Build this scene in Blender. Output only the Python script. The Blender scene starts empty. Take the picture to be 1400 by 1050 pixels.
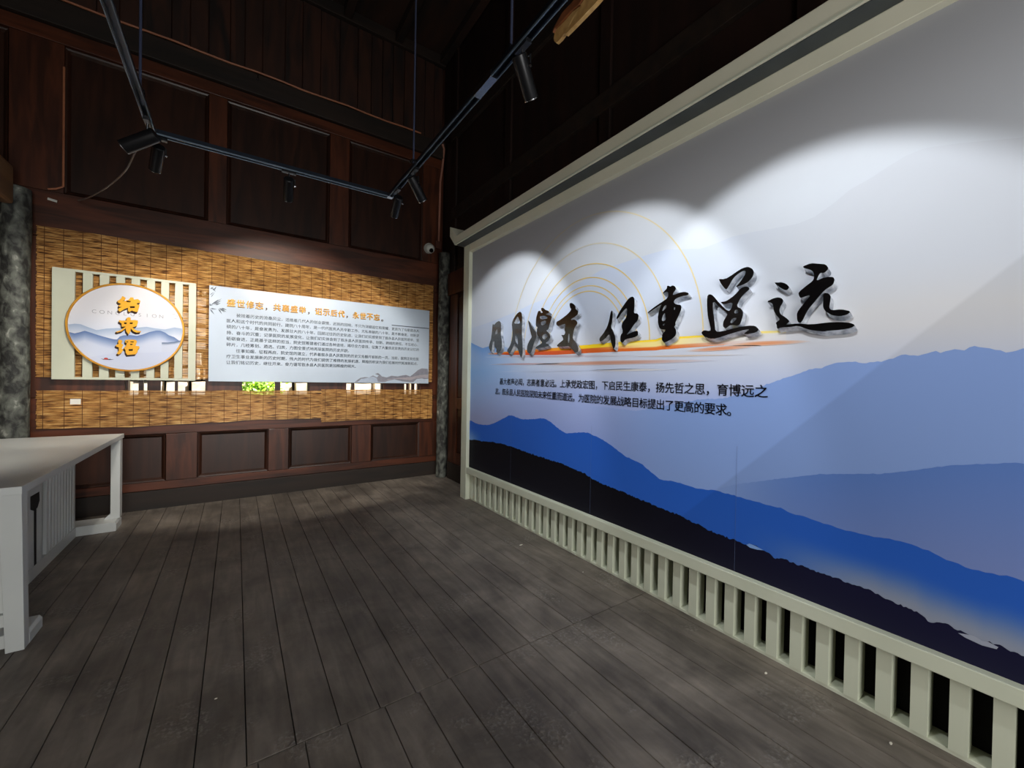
import bpy, bmesh, math, random
from mathutils import Vector, Matrix, geometry
random.seed(7)
SC = bpy.context.scene
COL = SC.collection

# ------------------------------------------------------------------ camera
RX = Vector((0.8270778, -0.0091094, -0.5620137))   # world = R @ camera
RY = Vector((-0.5618124, 0.0178826, -0.8270713))
RZ = Vector((0.0175844, 0.9997986, 0.0096726))
H = 1.45
F = 555.0
cd = bpy.data.cameras.new('camera')
cam = bpy.data.objects.new('camera', cd)
COL.objects.link(cam)
cd.sensor_width = 36.0
cd.lens = F / 1400 * 36.0
cd.clip_start = 0.02
m = Matrix((RX, RY, RZ)).to_4x4()
m.translation = Vector((0, 0, H))
cam.matrix_world = m
SC.camera = cam

def ray(px, py):
    c = Vector((px - 700, -(py - 525), -F))
    return Vector((RX.dot(c), RY.dot(c), RZ.dot(c)))
def onx(px, py, x0):
    d = ray(px, py); return Vector((0, 0, H)) + d * (x0 / d.x)
def ony(px, py, y0):
    d = ray(px, py); return Vector((0, 0, H)) + d * (y0 / d.y)

# ------------------------------------------------------------------ world, exposure, big lights
w = bpy.data.worlds.new('sky'); SC.world = w; w.use_nodes = True
wn = w.node_tree.nodes; wl = w.node_tree.links
bgn = wn['Background']
sky = wn.new('ShaderNodeTexSky'); sky.sky_type = 'HOSEK_WILKIE'; sky.turbidity = 3.0
sky.sun_direction = Vector((0.75, -0.22, 0.6)).normalized()
wl.new(sky.outputs[0], bgn.inputs[0]); bgn.inputs[1].default_value = 1.6
sd = bpy.data.lights.new('sun', 'SUN'); sd.energy = 26.0; sd.angle = 0.01; sd.color = (1, .95, .86)
so = bpy.data.objects.new('sun', sd); COL.objects.link(so)
so.rotation_euler = Vector((-0.75, 0.22, -0.6)).to_track_quat('-Z', 'Y').to_euler()

def area(name, loc, direc, sx, sy, e, col=(1, 1, 1)):
    l = bpy.data.lights.new(name, 'AREA'); l.shape = 'RECTANGLE'; l.size = sx; l.size_y = sy
    l.energy = e; l.color = col
    o = bpy.data.objects.new(name, l); COL.objects.link(o); o.location = loc
    o.rotation_euler = Vector(direc).to_track_quat('-Z', 'Z').to_euler()
    return o
# added fill light behind the camera, standing in for doorway daylight
area('added_fill_light', (0.2, -2.85, 1.5), (0, 1, -0.12), 2.6, 2.3, 160, (1.0, 0.98, 0.95))
SC.view_settings.view_transform = 'Standard'
SC.view_settings.look = 'None'
SC.view_settings.gamma = 1
SC.view_settings.use_curve_mapping = False
SC.view_settings.exposure = 0.0

# ------------------------------------------------------------------ helpers
def lin(c, a=1.0):
    r = []
    for v in c[:3]:
        v = v / 255.0
        r.append(v / 12.92 if v <= 0.04045 else ((v + 0.055) / 1.055) ** 2.4)
    return (r[0], r[1], r[2], a)

class MB:
    def __init__(s): s.v = []; s.f = []
    def quad(s, a, b, c, d):
        n = len(s.v); s.v += [tuple(a), tuple(b), tuple(c), tuple(d)]; s.f.append((n, n+1, n+2, n+3))
    def box(s, x0, x1, y0, y1, z0, z1):
        n = len(s.v)
        s.v += [(x0,y0,z0),(x1,y0,z0),(x1,y1,z0),(x0,y1,z0),(x0,y0,z1),(x1,y0,z1),(x1,y1,z1),(x0,y1,z1)]
        for f in ((0,3,2,1),(4,5,6,7),(0,1,5,4),(1,2,6,5),(2,3,7,6),(3,0,4,7)):
            s.f.append(tuple(n+i for i in f))
        return s
    def tube(s, pts, r, seg=10, cap=True):
        pts = [Vector(p) for p in pts]
        rs = r if isinstance(r, (list, tuple)) else [r]*len(pts)
        base = len(s.v)
        up = None
        for i, p in enumerate(pts):
            t = (pts[min(i+1, len(pts)-1)] - pts[max(i-1, 0)]).normalized()
            if up is None:
                up = t.orthogonal().normalized()
            up = (up - t * up.dot(t)).normalized()
            sd_ = t.cross(up)
            for k in range(seg):
                a = 2*math.pi*k/seg
                s.v.append(tuple(p + (up*math.cos(a) + sd_*math.sin(a)) * rs[i]))
        for i in range(len(pts)-1):
            for k in range(seg):
                a = base+i*seg+k; b = base+i*seg+(k+1) % seg
                s.f.append((a, b, b+seg, a+seg))
        if cap:
            s.f.append(tuple(base+k for k in reversed(range(seg))))
            s.f.append(tuple(base+(len(pts)-1)*seg+k for k in range(seg)))
        return s
    def loft(s, A, B, capA=True, capB=True):      # two equal loops
        n = len(s.v); k = len(A)
        s.v += [tuple(p) for p in A] + [tuple(p) for p in B]
        for i in range(k):
            j = (i+1) % k; s.f.append((n+i, n+j, n+k+j, n+k+i))
        if capA: s.f.append(tuple(n+i for i in reversed(range(k))))
        if capB: s.f.append(tuple(n+k+i for i in range(k)))
        return s
    def mesh(s, name, smooth=False, normals=True):
        me = bpy.data.meshes.new(name); me.from_pydata(s.v, [], s.f)
        if normals:
            bm = bmesh.new(); bm.from_mesh(me); bmesh.ops.recalc_face_normals(bm, faces=bm.faces)
            bm.to_mesh(me); bm.free()
        if smooth:
            for p in me.polygons: p.use_smooth = True
            me.set_sharp_from_angle(angle=math.radians(35))
        return me
    def obj(s, name, mat, parent=None, smooth=False, bevel=0, **kw):
        return link(name, s.mesh(name, smooth), mat, parent, bevel, **kw)

def link(name, me, mat, parent=None, bevel=0, **kw):
    o = bpy.data.objects.new(name, me); COL.objects.link(o)
    if mat is not None and len(me.materials) == 0:
        for mm in (mat if isinstance(mat, (list, tuple)) else [mat]): me.materials.append(mm)
    if parent: o.parent = parent
    if bevel:
        b = o.modifiers.new('bevel', 'BEVEL'); b.width = bevel; b.segments = 2; b.limit_method = 'ANGLE'
    tag(o, **kw)
    return o
def tag(o, label=None, cat=None, group=None, kind=None):
    if label: o['label'] = label
    if cat: o['category'] = cat
    if group: o['group'] = group
    if kind: o['kind'] = kind
    return o
def empty(name, loc=(0, 0, 0), **kw):
    o = bpy.data.objects.new(name, None); COL.objects.link(o); o.location = loc; o.empty_display_size = .1
    return tag(o, **kw)
def box(name, b, mat, parent=None, bevel=0, **kw):
    return MB().box(*b).obj(name, mat, parent, bevel=bevel, **kw)

# ------------------------------------------------------------------ materials
def newmat(name):
    mt = bpy.data.materials.new(name); mt.use_nodes = True
    nt = mt.node_tree; return mt, nt, nt.nodes['Principled BSDF']
def mat(name, c1, c2=None, rough=.5, scale=(8, 8, 8), detail=4, metal=0, bump=0, spec=.5, contrast=(.35, .65), coat=0, dist=0.0, rough2=None, c3=None, bdist=.01):
    mt, nt, b = newmat(name)
    b.inputs['Roughness'].default_value = rough; b.inputs['Metallic'].default_value = metal
    b.inputs['Specular IOR Level'].default_value = spec
    b.inputs['Coat Weight'].default_value = coat
    tc = nt.nodes.new('ShaderNodeTexCoord'); mp = nt.nodes.new('ShaderNodeMapping')
    mp.inputs['Scale'].default_value = scale
    nt.links.new(tc.outputs['Object'], mp.inputs['Vector'])
    nz = nt.nodes.new('ShaderNodeTexNoise'); nz.inputs['Scale'].default_value = 1; nz.inputs['Detail'].default_value = detail
    nz.inputs['Distortion'].default_value = dist
    nt.links.new(mp.outputs[0], nz.inputs['Vector'])
    cr = nt.nodes.new('ShaderNodeValToRGB')
    cr.color_ramp.elements[0].position = contrast[0]; cr.color_ramp.elements[1].position = contrast[1]
    cr.color_ramp.elements[0].color = lin(c1); cr.color_ramp.elements[1].color = lin(c2 or tuple(min(255, v*1.06) for v in c1))
    if c3:
        e = cr.color_ramp.elements.new(min(.99, contrast[1]+.12)); e.color = lin(c3)
    nt.links.new(nz.outputs['Fac'], cr.inputs['Fac'])
    nt.links.new(cr.outputs['Color'], b.inputs['Base Color'])
    if rough2 is not None:
        mr = nt.nodes.new('ShaderNodeMapRange'); mr.inputs[3].default_value = rough; mr.inputs[4].default_value = rough2
        nt.links.new(nz.outputs['Fac'], mr.inputs[0]); nt.links.new(mr.outputs[0], b.inputs['Roughness'])
    if bump:
        bp = nt.nodes.new('ShaderNodeBump'); bp.inputs['Strength'].default_value = bump; bp.inputs['Distance'].default_value = bdist
        nt.links.new(nz.outputs['Fac'], bp.inputs['Height']); nt.links.new(bp.outputs[0], b.inputs['Normal'])
    return mt
def emis(name, col, s):
    mt, nt, b = newmat(name)
    b.inputs['Emission Color'].default_value = lin(col); b.inputs['Emission Strength'].default_value = s
    b.inputs['Base Color'].default_value = lin((20, 20, 20))
    return mt

M_WOODR = mat('dark_red_wood', (54, 27, 15), (88, 45, 25), .42, (14, 14, 1.6), 6, bump=.25, dist=.6, bdist=.004)
M_WOODH = mat('dark_red_wood_rail', (54, 27, 15), (90, 46, 26), .42, (1.6, 14, 14), 6, bump=.25, dist=.6, bdist=.004)
M_PANEL = mat('wood_panel', (36, 20, 13), (56, 31, 20), .38, (10, 10, 1.3), 6, bump=.2, dist=.8, bdist=.004)
M_BEAM = mat('blackened_beam', (26, 20, 15), (42, 30, 22), .6, (1.2, 9, 9), 6, bump=.3)
M_ROOF = mat('roof_boards', (22, 16, 12), (52, 30, 18), .7, (6, 1.2, 6), 5, bump=.3)
M_BOARDV = mat('old_upright_boards', (26, 17, 13), (62, 34, 21), .6, (7, 7, 1), 6, bump=.35, dist=1.0)
M_RIGHT = mat('right_wall_wood', (26, 17, 14), (40, 24, 19), .5, (9, 9, 1.4), 6, bump=.25)
M_STONE = mat('weathered_column', (38, 39, 37), (104, 108, 100), .7, (16, 16, 11), 12, bump=.9, contrast=(.4, .64), bdist=.02, c3=(170, 172, 162), dist=.4)
M_WHITE = mat('grey_white_laminate', (194, 198, 196), (199, 203, 200), .38, (3, 3, 3))
M_GREENW = mat('pale_green_white_paint', (200, 205, 184), (206, 210, 190), .42, (3, 3, 3))
M_CORN = mat('cream_white_paint', (222, 222, 200), (228, 227, 206), .42, (3, 3, 3))
M_DARK = mat('dark_void_board', (10, 9, 8), (14, 12, 10), .9)
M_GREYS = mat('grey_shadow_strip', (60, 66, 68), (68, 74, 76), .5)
M_BLACKM = mat('black_metal', (22, 23, 26), (30, 31, 34), .32, (5, 5, 5), metal=.4)
M_TRACK = mat('black_track', (62, 70, 84), (70, 80, 94), .3, (5, 5, 5), metal=.9)
M_STEEL = mat('steel', (150, 152, 158), (170, 172, 176), .25, (5, 5, 5), metal=1)
M_COPPER = mat('copper_cable', (150, 92, 62), (170, 108, 74), .5, (5, 5, 5))
M_GOLD = mat('gold_lacquer', (225, 160, 20), (240, 178, 32), .35, (5, 5, 5))
M_GOLDR = mat('gold_rim', (196, 134, 30), (222, 160, 48), .3, (5, 5, 5), metal=.35)
M_GOLDD = mat('dark_letter_side', (60, 38, 20), (76, 48, 24), .5, (5, 5, 5))
M_INK = mat('dark_ink', (18, 22, 48), (20, 24, 52), .5)
M_INKG = mat('grey_blue_ink', (52, 62, 82), (58, 68, 88), .5)
M_GLOSS = mat('black_gloss_acrylic', (9, 9, 10), (12, 12, 13), .14, (5, 5, 5), spec=.5, coat=.3)
M_CHROME = mat('brushed_chrome_edge', (132, 138, 148), (222, 227, 234), .25, (22, 22, 22), metal=.35)
M_LENS = emis('lit_lens', (255, 250, 240), 9)
M_CAMW = mat('white_plastic', (205, 208, 200), (210, 213, 205), .35)
M_CAMB = mat('black_glass', (8, 8, 10), (10, 10, 12), .08)
M_BAMB = mat('split_bamboo', (196, 150, 88), (226, 186, 118), .5, (20, 20, 20), 5, bump=.2)
M_BAMB2 = mat('brown_bamboo_skin', (120, 70, 42), (150, 92, 56), .5, (20, 20, 20), 5)
M_EXT = mat('pale_exterior_stone', (205, 190, 170), (240, 232, 218), .85, (9, 9, 9), 6, bump=.5)
M_GROUND = mat('exterior_ground', (150, 140, 125), (170, 160, 145), .9)
M_LEAF = mat('bright_leaf', (110, 165, 30), (170, 215, 60), .5, (20, 20, 20))
M_PAPER = mat('white_paper', (235, 232, 222), (240, 238, 230), .6)

def floor_material():
    mt, nt, b = newmat('worn_floorboards')
    N = nt.nodes.new; L = nt.links.new
    tc = N('ShaderNodeTexCoord'); oi = N('ShaderNodeObjectInfo')
    off = N('ShaderNodeVectorMath'); off.operation = 'MULTIPLY_ADD'
    comb = N('ShaderNodeCombineXYZ')
    L(oi.outputs['Random'], comb.inputs[0]); L(oi.outputs['Random'], comb.inputs[1])
    off.inputs[1].default_value = (1, 1, 1)
    mul = N('ShaderNodeVectorMath'); mul.operation = 'SCALE'; mul.inputs['Scale'].default_value = 17
    L(comb.outputs[0], mul.inputs[0])
    L(tc.outputs['Object'], off.inputs[0]); L(mul.outputs[0], off.inputs[2])
    mp = N('ShaderNodeMapping'); mp.inputs['Scale'].default_value = (18, 2.6, 18); L(off.outputs[0], mp.inputs[0])
    g = N('ShaderNodeTexNoise'); g.inputs['Scale'].default_value = 1; g.inputs['Detail'].default_value = 7; g.inputs['Distortion'].default_value = .8
    L(mp.outputs[0], g.inputs['Vector'])
    big = N('ShaderNodeTexNoise'); big.inputs['Scale'].default_value = 2.6; big.inputs['Detail'].default_value = 9; big.inputs['Roughness'].default_value = .62; big.inputs['Distortion'].default_value = .4
    L(tc.outputs['Object'], big.inputs['Vector'])
    cr = N('ShaderNodeValToRGB'); e = cr.color_ramp.elements
    e[0].position = .3; e[0].color = lin((96, 90, 83)); e[1].position = .72; e[1].color = lin((122, 115, 107))
    L(g.outputs['Fac'], cr.inputs[0])
    cr2 = N('ShaderNodeValToRGB'); e = cr2.color_ramp.elements
    e[0].position = .35; e[0].color = (.6, .58, .57, 1); e[1].position = .68; e[1].color = (1.36, 1.33, 1.27, 1)
    L(big.outputs['Fac'], cr2.inputs[0])
    mx = N('ShaderNodeMix'); mx.data_type = 'RGBA'; mx.blend_type = 'MULTIPLY'; mx.inputs[0].default_value = 1
    L(cr.outputs[0], mx.inputs[6]); L(cr2.outputs[0], mx.inputs[7])
    # per-board tint
    mr = N('ShaderNodeMapRange'); mr.inputs[3].default_value = .93; mr.inputs[4].default_value = 1.06; L(oi.outputs['Random'], mr.inputs[0])
    mx2 = N('ShaderNodeVectorMath'); mx2.operation = 'SCALE'; L(mx.outputs[2], mx2.inputs[0]); L(mr.outputs[0], mx2.inputs['Scale'])
    # dusty scuffed patches
    sc = N('ShaderNodeTexNoise'); sc.inputs['Scale'].default_value = 60; sc.inputs['Detail'].default_value = 4
    L(tc.outputs['Object'], sc.inputs['Vector'])
    pm = N('ShaderNodeTexNoise'); pm.inputs['Scale'].default_value = 3.2; pm.inputs['Detail'].default_value = 2; L(tc.outputs['Object'], pm.inputs['Vector'])
    pr = N('ShaderNodeMapRange'); pr.inputs[1].default_value = .56; pr.inputs[2].default_value = .66; L(pm.outputs['Fac'], pr.inputs[0])
    dm = N('ShaderNodeMath'); dm.operation = 'MULTIPLY'; L(pr.outputs[0], dm.inputs[0])
    sr = N('ShaderNodeMapRange'); sr.inputs[1].default_value = .5; sr.inputs[2].default_value = .7; sr.inputs[4].default_value = .55; L(sc.outputs['Fac'], sr.inputs[0]); L(sr.outputs[0], dm.inputs[1])
    dust = N('ShaderNodeMix'); dust.data_type = 'RGBA'; L(dm.outputs[0], dust.inputs[0]); L(mx2.outputs[0], dust.inputs[6]); dust.inputs[7].default_value = lin((150, 146, 138))
    L(dust.outputs[2], b.inputs['Base Color'])
    ad = N('ShaderNodeMath'); ad.operation = 'MULTIPLY'; L(sc.outputs['Fac'], ad.inputs[0]); L(pr.outputs[0], ad.inputs[1])
    ad2 = N('ShaderNodeMath'); ad2.operation = 'MULTIPLY_ADD'; L(g.outputs['Fac'], ad2.inputs[0]); ad2.inputs[1].default_value = .25; L(ad.outputs[0], ad2.inputs[2])
    bp = N('ShaderNodeBump'); bp.inputs['Strength'].default_value = .7; bp.inputs['Distance'].default_value = .008
    L(ad2.outputs[0], bp.inputs['Height']); L(bp.outputs[0], b.inputs['Normal'])
    b.inputs['Specular IOR Level'].default_value = .35
    rr = N('ShaderNodeMapRange'); rr.inputs[3].default_value = .42; rr.inputs[4].default_value = .68; L(big.outputs['Fac'], rr.inputs[0]); L(rr.outputs[0], b.inputs['Roughness'])
    return mt
M_FLOOR = floor_material()

def reed_material():
    mt, nt, b = newmat('reed_blind')
    N = nt.nodes.new; L = nt.links.new
    tc = N('ShaderNodeTexCoord')
    mp = N('ShaderNodeMapping'); mp.inputs['Scale'].default_value = (8, 1, 62); L(tc.outputs['Object'], mp.inputs[0])
    a = N('ShaderNodeTexNoise'); a.inputs['Scale'].default_value = 1; a.inputs['Detail'].default_value = 3; L(mp.outputs[0], a.inputs['Vector'])
    cr = N('ShaderNodeValToRGB'); e = cr.color_ramp.elements
    e[0].position = .34; e[0].color = lin((88, 52, 26)); e[1].position = .66; e[1].color = lin((236, 192, 124))
    k = e.new(.45); k.color = lin((180, 128, 68)); k = e.new(.55); k.color = lin((208, 156, 88))
    L(a.outputs['Fac'], cr.inputs[0])
    mp2 = N('ShaderNodeMapping'); mp2.inputs['Scale'].default_value = (1.2, 1, 5); L(tc.outputs['Object'], mp2.inputs[0])
    c = N('ShaderNodeTexNoise'); c.inputs['Scale'].default_value = 1; c.inputs['Detail'].default_value = 3; L(mp2.outputs[0], c.inputs['Vector'])
    mr = N('ShaderNodeMapRange'); mr.inputs[1].default_value = .3; mr.inputs[2].default_value = .7; mr.inputs[3].default_value = .72; mr.inputs[4].default_value = 1.12
    L(c.outputs['Fac'], mr.inputs[0])
    v = N('ShaderNodeVectorMath'); v.operation = 'SCALE'; L(cr.outputs[0], v.inputs[0]); L(mr.outputs[0], v.inputs['Scale'])
    L(v.outputs[0], b.inputs['Base Color']); b.inputs['Roughness'].default_value = .42
    return mt
M_REED = reed_material()
M_CORD = mat('blind_cord', (84, 50, 26), (96, 60, 32), .8)

def print_material(name, rough=.32, diag_dark=False, spec=.4):
    mt, nt, b = newmat(name)
    N = nt.nodes.new; L = nt.links.new
    at = N('ShaderNodeAttribute'); at.attribute_name = 'print'
    out = at.outputs['Color']
    if diag_dark:      # colour is scaled darker below and right of a diagonal line
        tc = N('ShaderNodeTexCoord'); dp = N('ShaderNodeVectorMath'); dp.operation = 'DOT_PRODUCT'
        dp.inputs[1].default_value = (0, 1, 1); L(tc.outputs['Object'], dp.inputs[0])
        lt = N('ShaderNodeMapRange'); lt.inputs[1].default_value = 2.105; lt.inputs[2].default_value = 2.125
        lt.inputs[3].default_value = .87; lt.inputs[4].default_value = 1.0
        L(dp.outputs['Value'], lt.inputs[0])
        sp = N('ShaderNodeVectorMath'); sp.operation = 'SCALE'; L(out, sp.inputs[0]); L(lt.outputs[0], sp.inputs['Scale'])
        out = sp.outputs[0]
    L(out, b.inputs['Base Color'])
    b.inputs['Roughness'].default_value = rough; b.inputs['Specular IOR Level'].default_value = spec
    return mt
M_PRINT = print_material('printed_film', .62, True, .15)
M_PRINTS = print_material('printed_disc', .4)

# ------------------------------------------------------------------ flat prints
def interp(tab, t):
    if t <= tab[0][0]: return tab[0][1]
    for (a, ca), (b_, cb) in zip(tab, tab[1:]):
        if t <= b_:
            k = (t-a)/(b_-a) if b_ > a else 0
            if isinstance(ca, (int, float)): return ca+(cb-ca)*k
            return tuple(ca[i]+(cb[i]-ca[i])*k for i in range(len(ca)))
    return tab[-1][1]
def mixc(a, b, k):
    k = max(0, min(1, k)); return tuple(a[i]+(b[i]-a[i])*k for i in range(3))
def sstep(a, b, t):
    k = max(0, min(1, (t-a)/(b-a))); return k*k*(3-2*k)

def layer(name, us, top, bot, colf, P, mt, parent, rows=14, **kw):
    """sheet between curves bot(u) and top(u); P(u,v)->3D, colf(u,v,t)->sRGB"""
    vs = []; fs = []; cols = []
    for u in us:
        a, b_ = bot(u), top(u)
        if b_ < a+.0005: b_ = a+.0005
        for r in range(rows+1):
            t = r/rows; v = a+(b_-a)*t
            vs.append(tuple(P(u, v))); cols.append(lin(colf(u, v, t)))
    n = rows+1
    for i in range(len(us)-1):
        for r in range(rows):
            fs.append((i*n+r, (i+1)*n+r, (i+1)*n+r+1, i*n+r+1))
    me = bpy.data.meshes.new(name); me.from_pydata(vs, [], fs)
    ca = me.color_attributes.new('print', 'FLOAT_COLOR', 'POINT')
    ca.data.foreach_set('color', [x for c in cols for x in c])
    return link(name, me, mt, parent, **kw)

def poly_mesh(name, loops, P, back=None, mats=None, front_only=False):
    """loops of (u,v) (outer first, holes after); P maps to front 3D, back maps to rear 3D"""
    pts3 = [[Vector((u, v, 0)) for u, v in lp] for lp in loops]
    tris = geometry.tessellate_polygon(pts3)
    flat = [p for lp in loops for p in lp]
    vs = [tuple(P(u, v)) for u, v in flat]; fs = [tuple(t) for t in tris]; mi = [0]*len(fs)
    if back:
        n = len(flat); vs += [tuple(back(u, v)) for u, v in flat]
        fs += [tuple(n+i for i in t[::-1]) for t in tris]; mi += [1]*len(tris)
        o = 0
        for lp in loops:
            k = len(lp)
            for i in range(k):
                j = (i+1) % k; fs.append((o+i, o+j, n+o+j, n+o+i)); mi.append(1)
            o += k
    me = bpy.data.meshes.new(name); me.from_pydata(vs, [], fs)
    for mm in (mats or []): me.materials.append(mm)
    for p, i in zip(me.polygons, mi): p.material_index = i if mats and len(mats) > 1 else 0
    bm = bmesh.new(); bm.from_mesh(me); bmesh.ops.remove_doubles(bm, verts=bm.verts, dist=1e-6)
    if back: bmesh.ops.recalc_face_normals(bm, faces=bm.faces)
    bm.to_mesh(me); bm.free()
    return me

def text_mesh(s, size=1.0, off=0.0, extrude=0.0, res=3):
    c = bpy.data.curves.new('t', 'FONT'); c.body = s; c.size = size; c.offset = off; c.extrude = extrude
    c.resolution_u = res; c.fill_mode = 'BOTH'
    o = bpy.data.objects.new('t', c); COL.objects.link(o)
    dg = bpy.context.evaluated_depsgraph_get()
    me = bpy.data.meshes.new_from_object(o.evaluated_get(dg))
    bpy.data.objects.remove(o); bpy.data.curves.remove(c)
    return me
def bold_mesh(s, d, res=2):
    a = text_mesh(s, 1.0, 0, 0, res)
    bm = bmesh.new()
    for dx, dy in ((-d, -d*.6), (d, d*.6), (-d, d*.6), (d, -d*.6)):
        b_ = a.copy(); b_.transform(Matrix.Translation((dx, dy, 0))); bm.from_mesh(b_); bpy.data.meshes.remove(b_)
    me = bpy.data.meshes.new('text'); bm.to_mesh(me); bm.free(); bpy.data.meshes.remove(a)
    return me
def place_text(me, xf):
    for v in me.vertices: v.co = xf(v.co)
    me.materials.clear()
    return me
def bounds(me):
    xs = [v.co.x for v in me.vertices]; ys = [v.co.y for v in me.vertices]
    return min(xs), max(xs), min(ys), max(ys)
def text_line(name, s, u0, u1, vc, hgt, P, mt, parent, off=0.0, res=2, **kw):
    """line of flat printed text from u0 to u1 (signed), glyph cell height hgt, centred on vc"""
    me = text_mesh(s, 1.0, off, 0, res)
    x0, x1, _, _ = bounds(me)
    k = (u1-u0)/(x1-x0)
    place_text(me, lambda c: P(u0+(c.x-x0)*k, vc+(c.y-.36)*hgt))
    return link(name, me, mt, parent, **kw)

# ------------------------------------------------------------------ room shell
D = 5.75       # face of the back wall's stiles
XW = 2.60      # right wall
XL = -1.93     # left wall
ZC = 6.30
fl = MB().box(XL-.1, XW+.3, -3.1, D+.2, -.25, -.03).obj('floor', M_DARK, kind='structure')
def planks(x0, pitch, y0, y1, n):
    first = None
    for i in range(n):
        xa = x0+i*pitch; xb = xa+pitch-.004
        xa = max(xa, XL+.002); xb = min(xb, XW-.002)
        if xb-xa < .02: continue
        mb = MB(); zt = random.uniform(-.0012, .0)
        e = .001
        A = [(xa, y0, -.03), (xb, y0, -.03), (xb, y1, -.03), (xa, y1, -.03)]
        B = [(xa, y0, zt-e), (xb, y0, zt-e), (xb, y1, zt-e), (xa, y1, zt-e)]
        Cc = [(xa+e, y0+e*.6, zt), (xb-e, y0+e*.6, zt), (xb-e, y1-e*.6, zt), (xa+e, y1-e*.6, zt)]
        mb.loft(A, B, True, False); mb.loft(B, Cc, False, True)
        mb.obj('plank', M_FLOOR, fl)
planks(-.607-.1637*9, .1637, 1.777, D+.02, 30)
planks(.875-.1585*19, .1585, -1.6, 1.772, 32)
planks(-.68-.1600*9, .1600, -3.0, -1.605, 30)

# --- back wall slab with window openings
wb = MB()
WIN = [(-.95, -.28), (.048, .771), (1.221, 1.713), (2.025, 2.253)]
WZ0, WZ1 = 1.2, 2.42
wb.box(XL-.1, XW+.3, D+.045, D+.13, -.25, WZ0)
wb.box(XL-.1, XW+.3, D+.045, D+.13, WZ1, ZC+.1)
xs = XL-.1
for a, b_ in WIN:
    wb.box(xs, a, D+.045, D+.13, WZ0, WZ1); xs = b_
wb.box(xs, XW+.3, D+.045, D+.13, WZ0, WZ1)
wall_back = wb.obj('wall_back', M_PANEL, kind='structure')
def bpart(name, x0, x1, z0, z1, mt, y0=D, y1=D+.045, bevel=.004):
    return box(name, (x0, x1, y0, y1, z0, z1), mt, wall_back, bevel)
def panel(x0, x1, z0, z1, mt=M_PANEL):
    """sunk panel with a sloping moulded border"""
    mb = MB(); e = .035; yo = D+.004; yi = D+.034
    o = [(x0, yo, z0), (x1, yo, z0), (x1, yo, z1), (x0, yo, z1)]
    i1 = [(x0+e*.4, yo+.006, z0+e*.4), (x1-e*.4, yo+.006, z0+e*.4), (x1-e*.4, yo+.006, z1-e*.4), (x0+e*.4, yo+.006, z1-e*.4)]
    i2 = [(x0+e, yi, z0+e), (x1-e, yi, z0+e), (x1-e, yi, z1-e), (x0+e, yi, z1-e)]
    bk = [(x0, D+.0445, z0), (x1, D+.0445, z0), (x1, D+.0445, z1), (x0, D+.0445, z1)]
    mb.loft(bk, o, True, False); mb.loft(o, i1, False, False); mb.loft(i1, i2, False, True)
    return mb.obj('panel', mt, wall_back)
# upper tier
for a, b_ in ((-1.76, -1.405), (-.28, -.11), (.985, 1.225), (2.262, 2.58)):
    bpart('stile', a, b_, 3.19, 4.62, M_WOODR)
for a, b_ in ((XL, -1.765), (-1.4, -.285), (-.105, .98), (1.23, 2.257)):
    panel(a, b_, 3.195, 4.6)
bpart('rail', XL, 2.58, 2.75, 3.188, M_WOODH)
bpart('rail', XL, 2.58, 4.625, 4.76, M_WOODH)
bpart('beam', XL, 2.58, 4.765, 5.0, M_BEAM, y0=D-.05)
x = XL
while x < 2.5:                                # upright boards above the beam
    wdt = random.uniform(.14, .24)
    box('board', (x, min(x+wdt-.008, 2.58), D+.005+random.uniform(0, .02), D+.044, 5.003, 6.15), M_BOARDV, wall_back, .003)
    x += wdt
bpart('beam', XL, 2.58, 6.153, 6.298, M_BEAM, y0=D-.04)
# lower tier
for a, b_ in ((-1.76, -1.56), (-.625, -.355), (.332, .548), (1.3, 1.555), (2.258, 2.56)):
    bpart('stile', a, b_, .29, .8, M_WOODR)
for a, b_ in ((-1.555, -.63), (-.35, .327), (.553, 1.295), (1.56, 2.253)):
    panel(a, b_, .292, .798)
bpart('rail', XL, 2.58, .803, 1.195, M_WOODH)
bpart('rail', XL, 2.58, .2, .288, M_WOODH)
bpart('baseboard', XL, 2.58, -.02, .197, M_BEAM, y0=D-.012)
# middle tier between the windows
for a, b_ in ((XL, -.955), (-.275, .043), (.776, 1.216), (1.718, 2.02), (2.258, 2.56)):
    bpart('stile', a, b_, 1.2, 2.745, M_WOODR)
for a, b_ in WIN:
    bpart('rail', a+.001, b_-.001, 2.425, 2.745, M_WOODH)
bars = {0: [(-.86, -.82), (-.79, -.68), (-.562, -.535)], 1: [(.397, .456)], 2: [(1.31, 1.335)], 3: [(2.075, 2.105), (2.15, 2.195)]}
for i, (a, b_) in enumerate(WIN):
    wf = MB(); f_ = .012
    wf.box(a, a+f_, D+.05, D+.1, WZ0, WZ1); wf.box(b_-f_, b_, D+.05, D+.1, WZ0, WZ1)
    wf.box(a+f_, b_-f_, D+.05, D+.1, WZ0, WZ0+f_); wf.box(a+f_, b_-f_, D+.05, D+.1, WZ1-f_, WZ1)
    wo = wf.obj('window_%d' % (i+1), M_WOODR, kind='structure')
    for p, q in bars[i]:
        box('muntin', (p, q, D+.06, D+.09, WZ0+f_, WZ1-f_), M_WOODR, wo)
    for z in (1.42, 1.82, 1.98, 2.2):
        box('cross_bar', (a+f_, b_-f_, D+.062, D+.088, z, z+.022), M_WOODR, wo)

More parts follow.
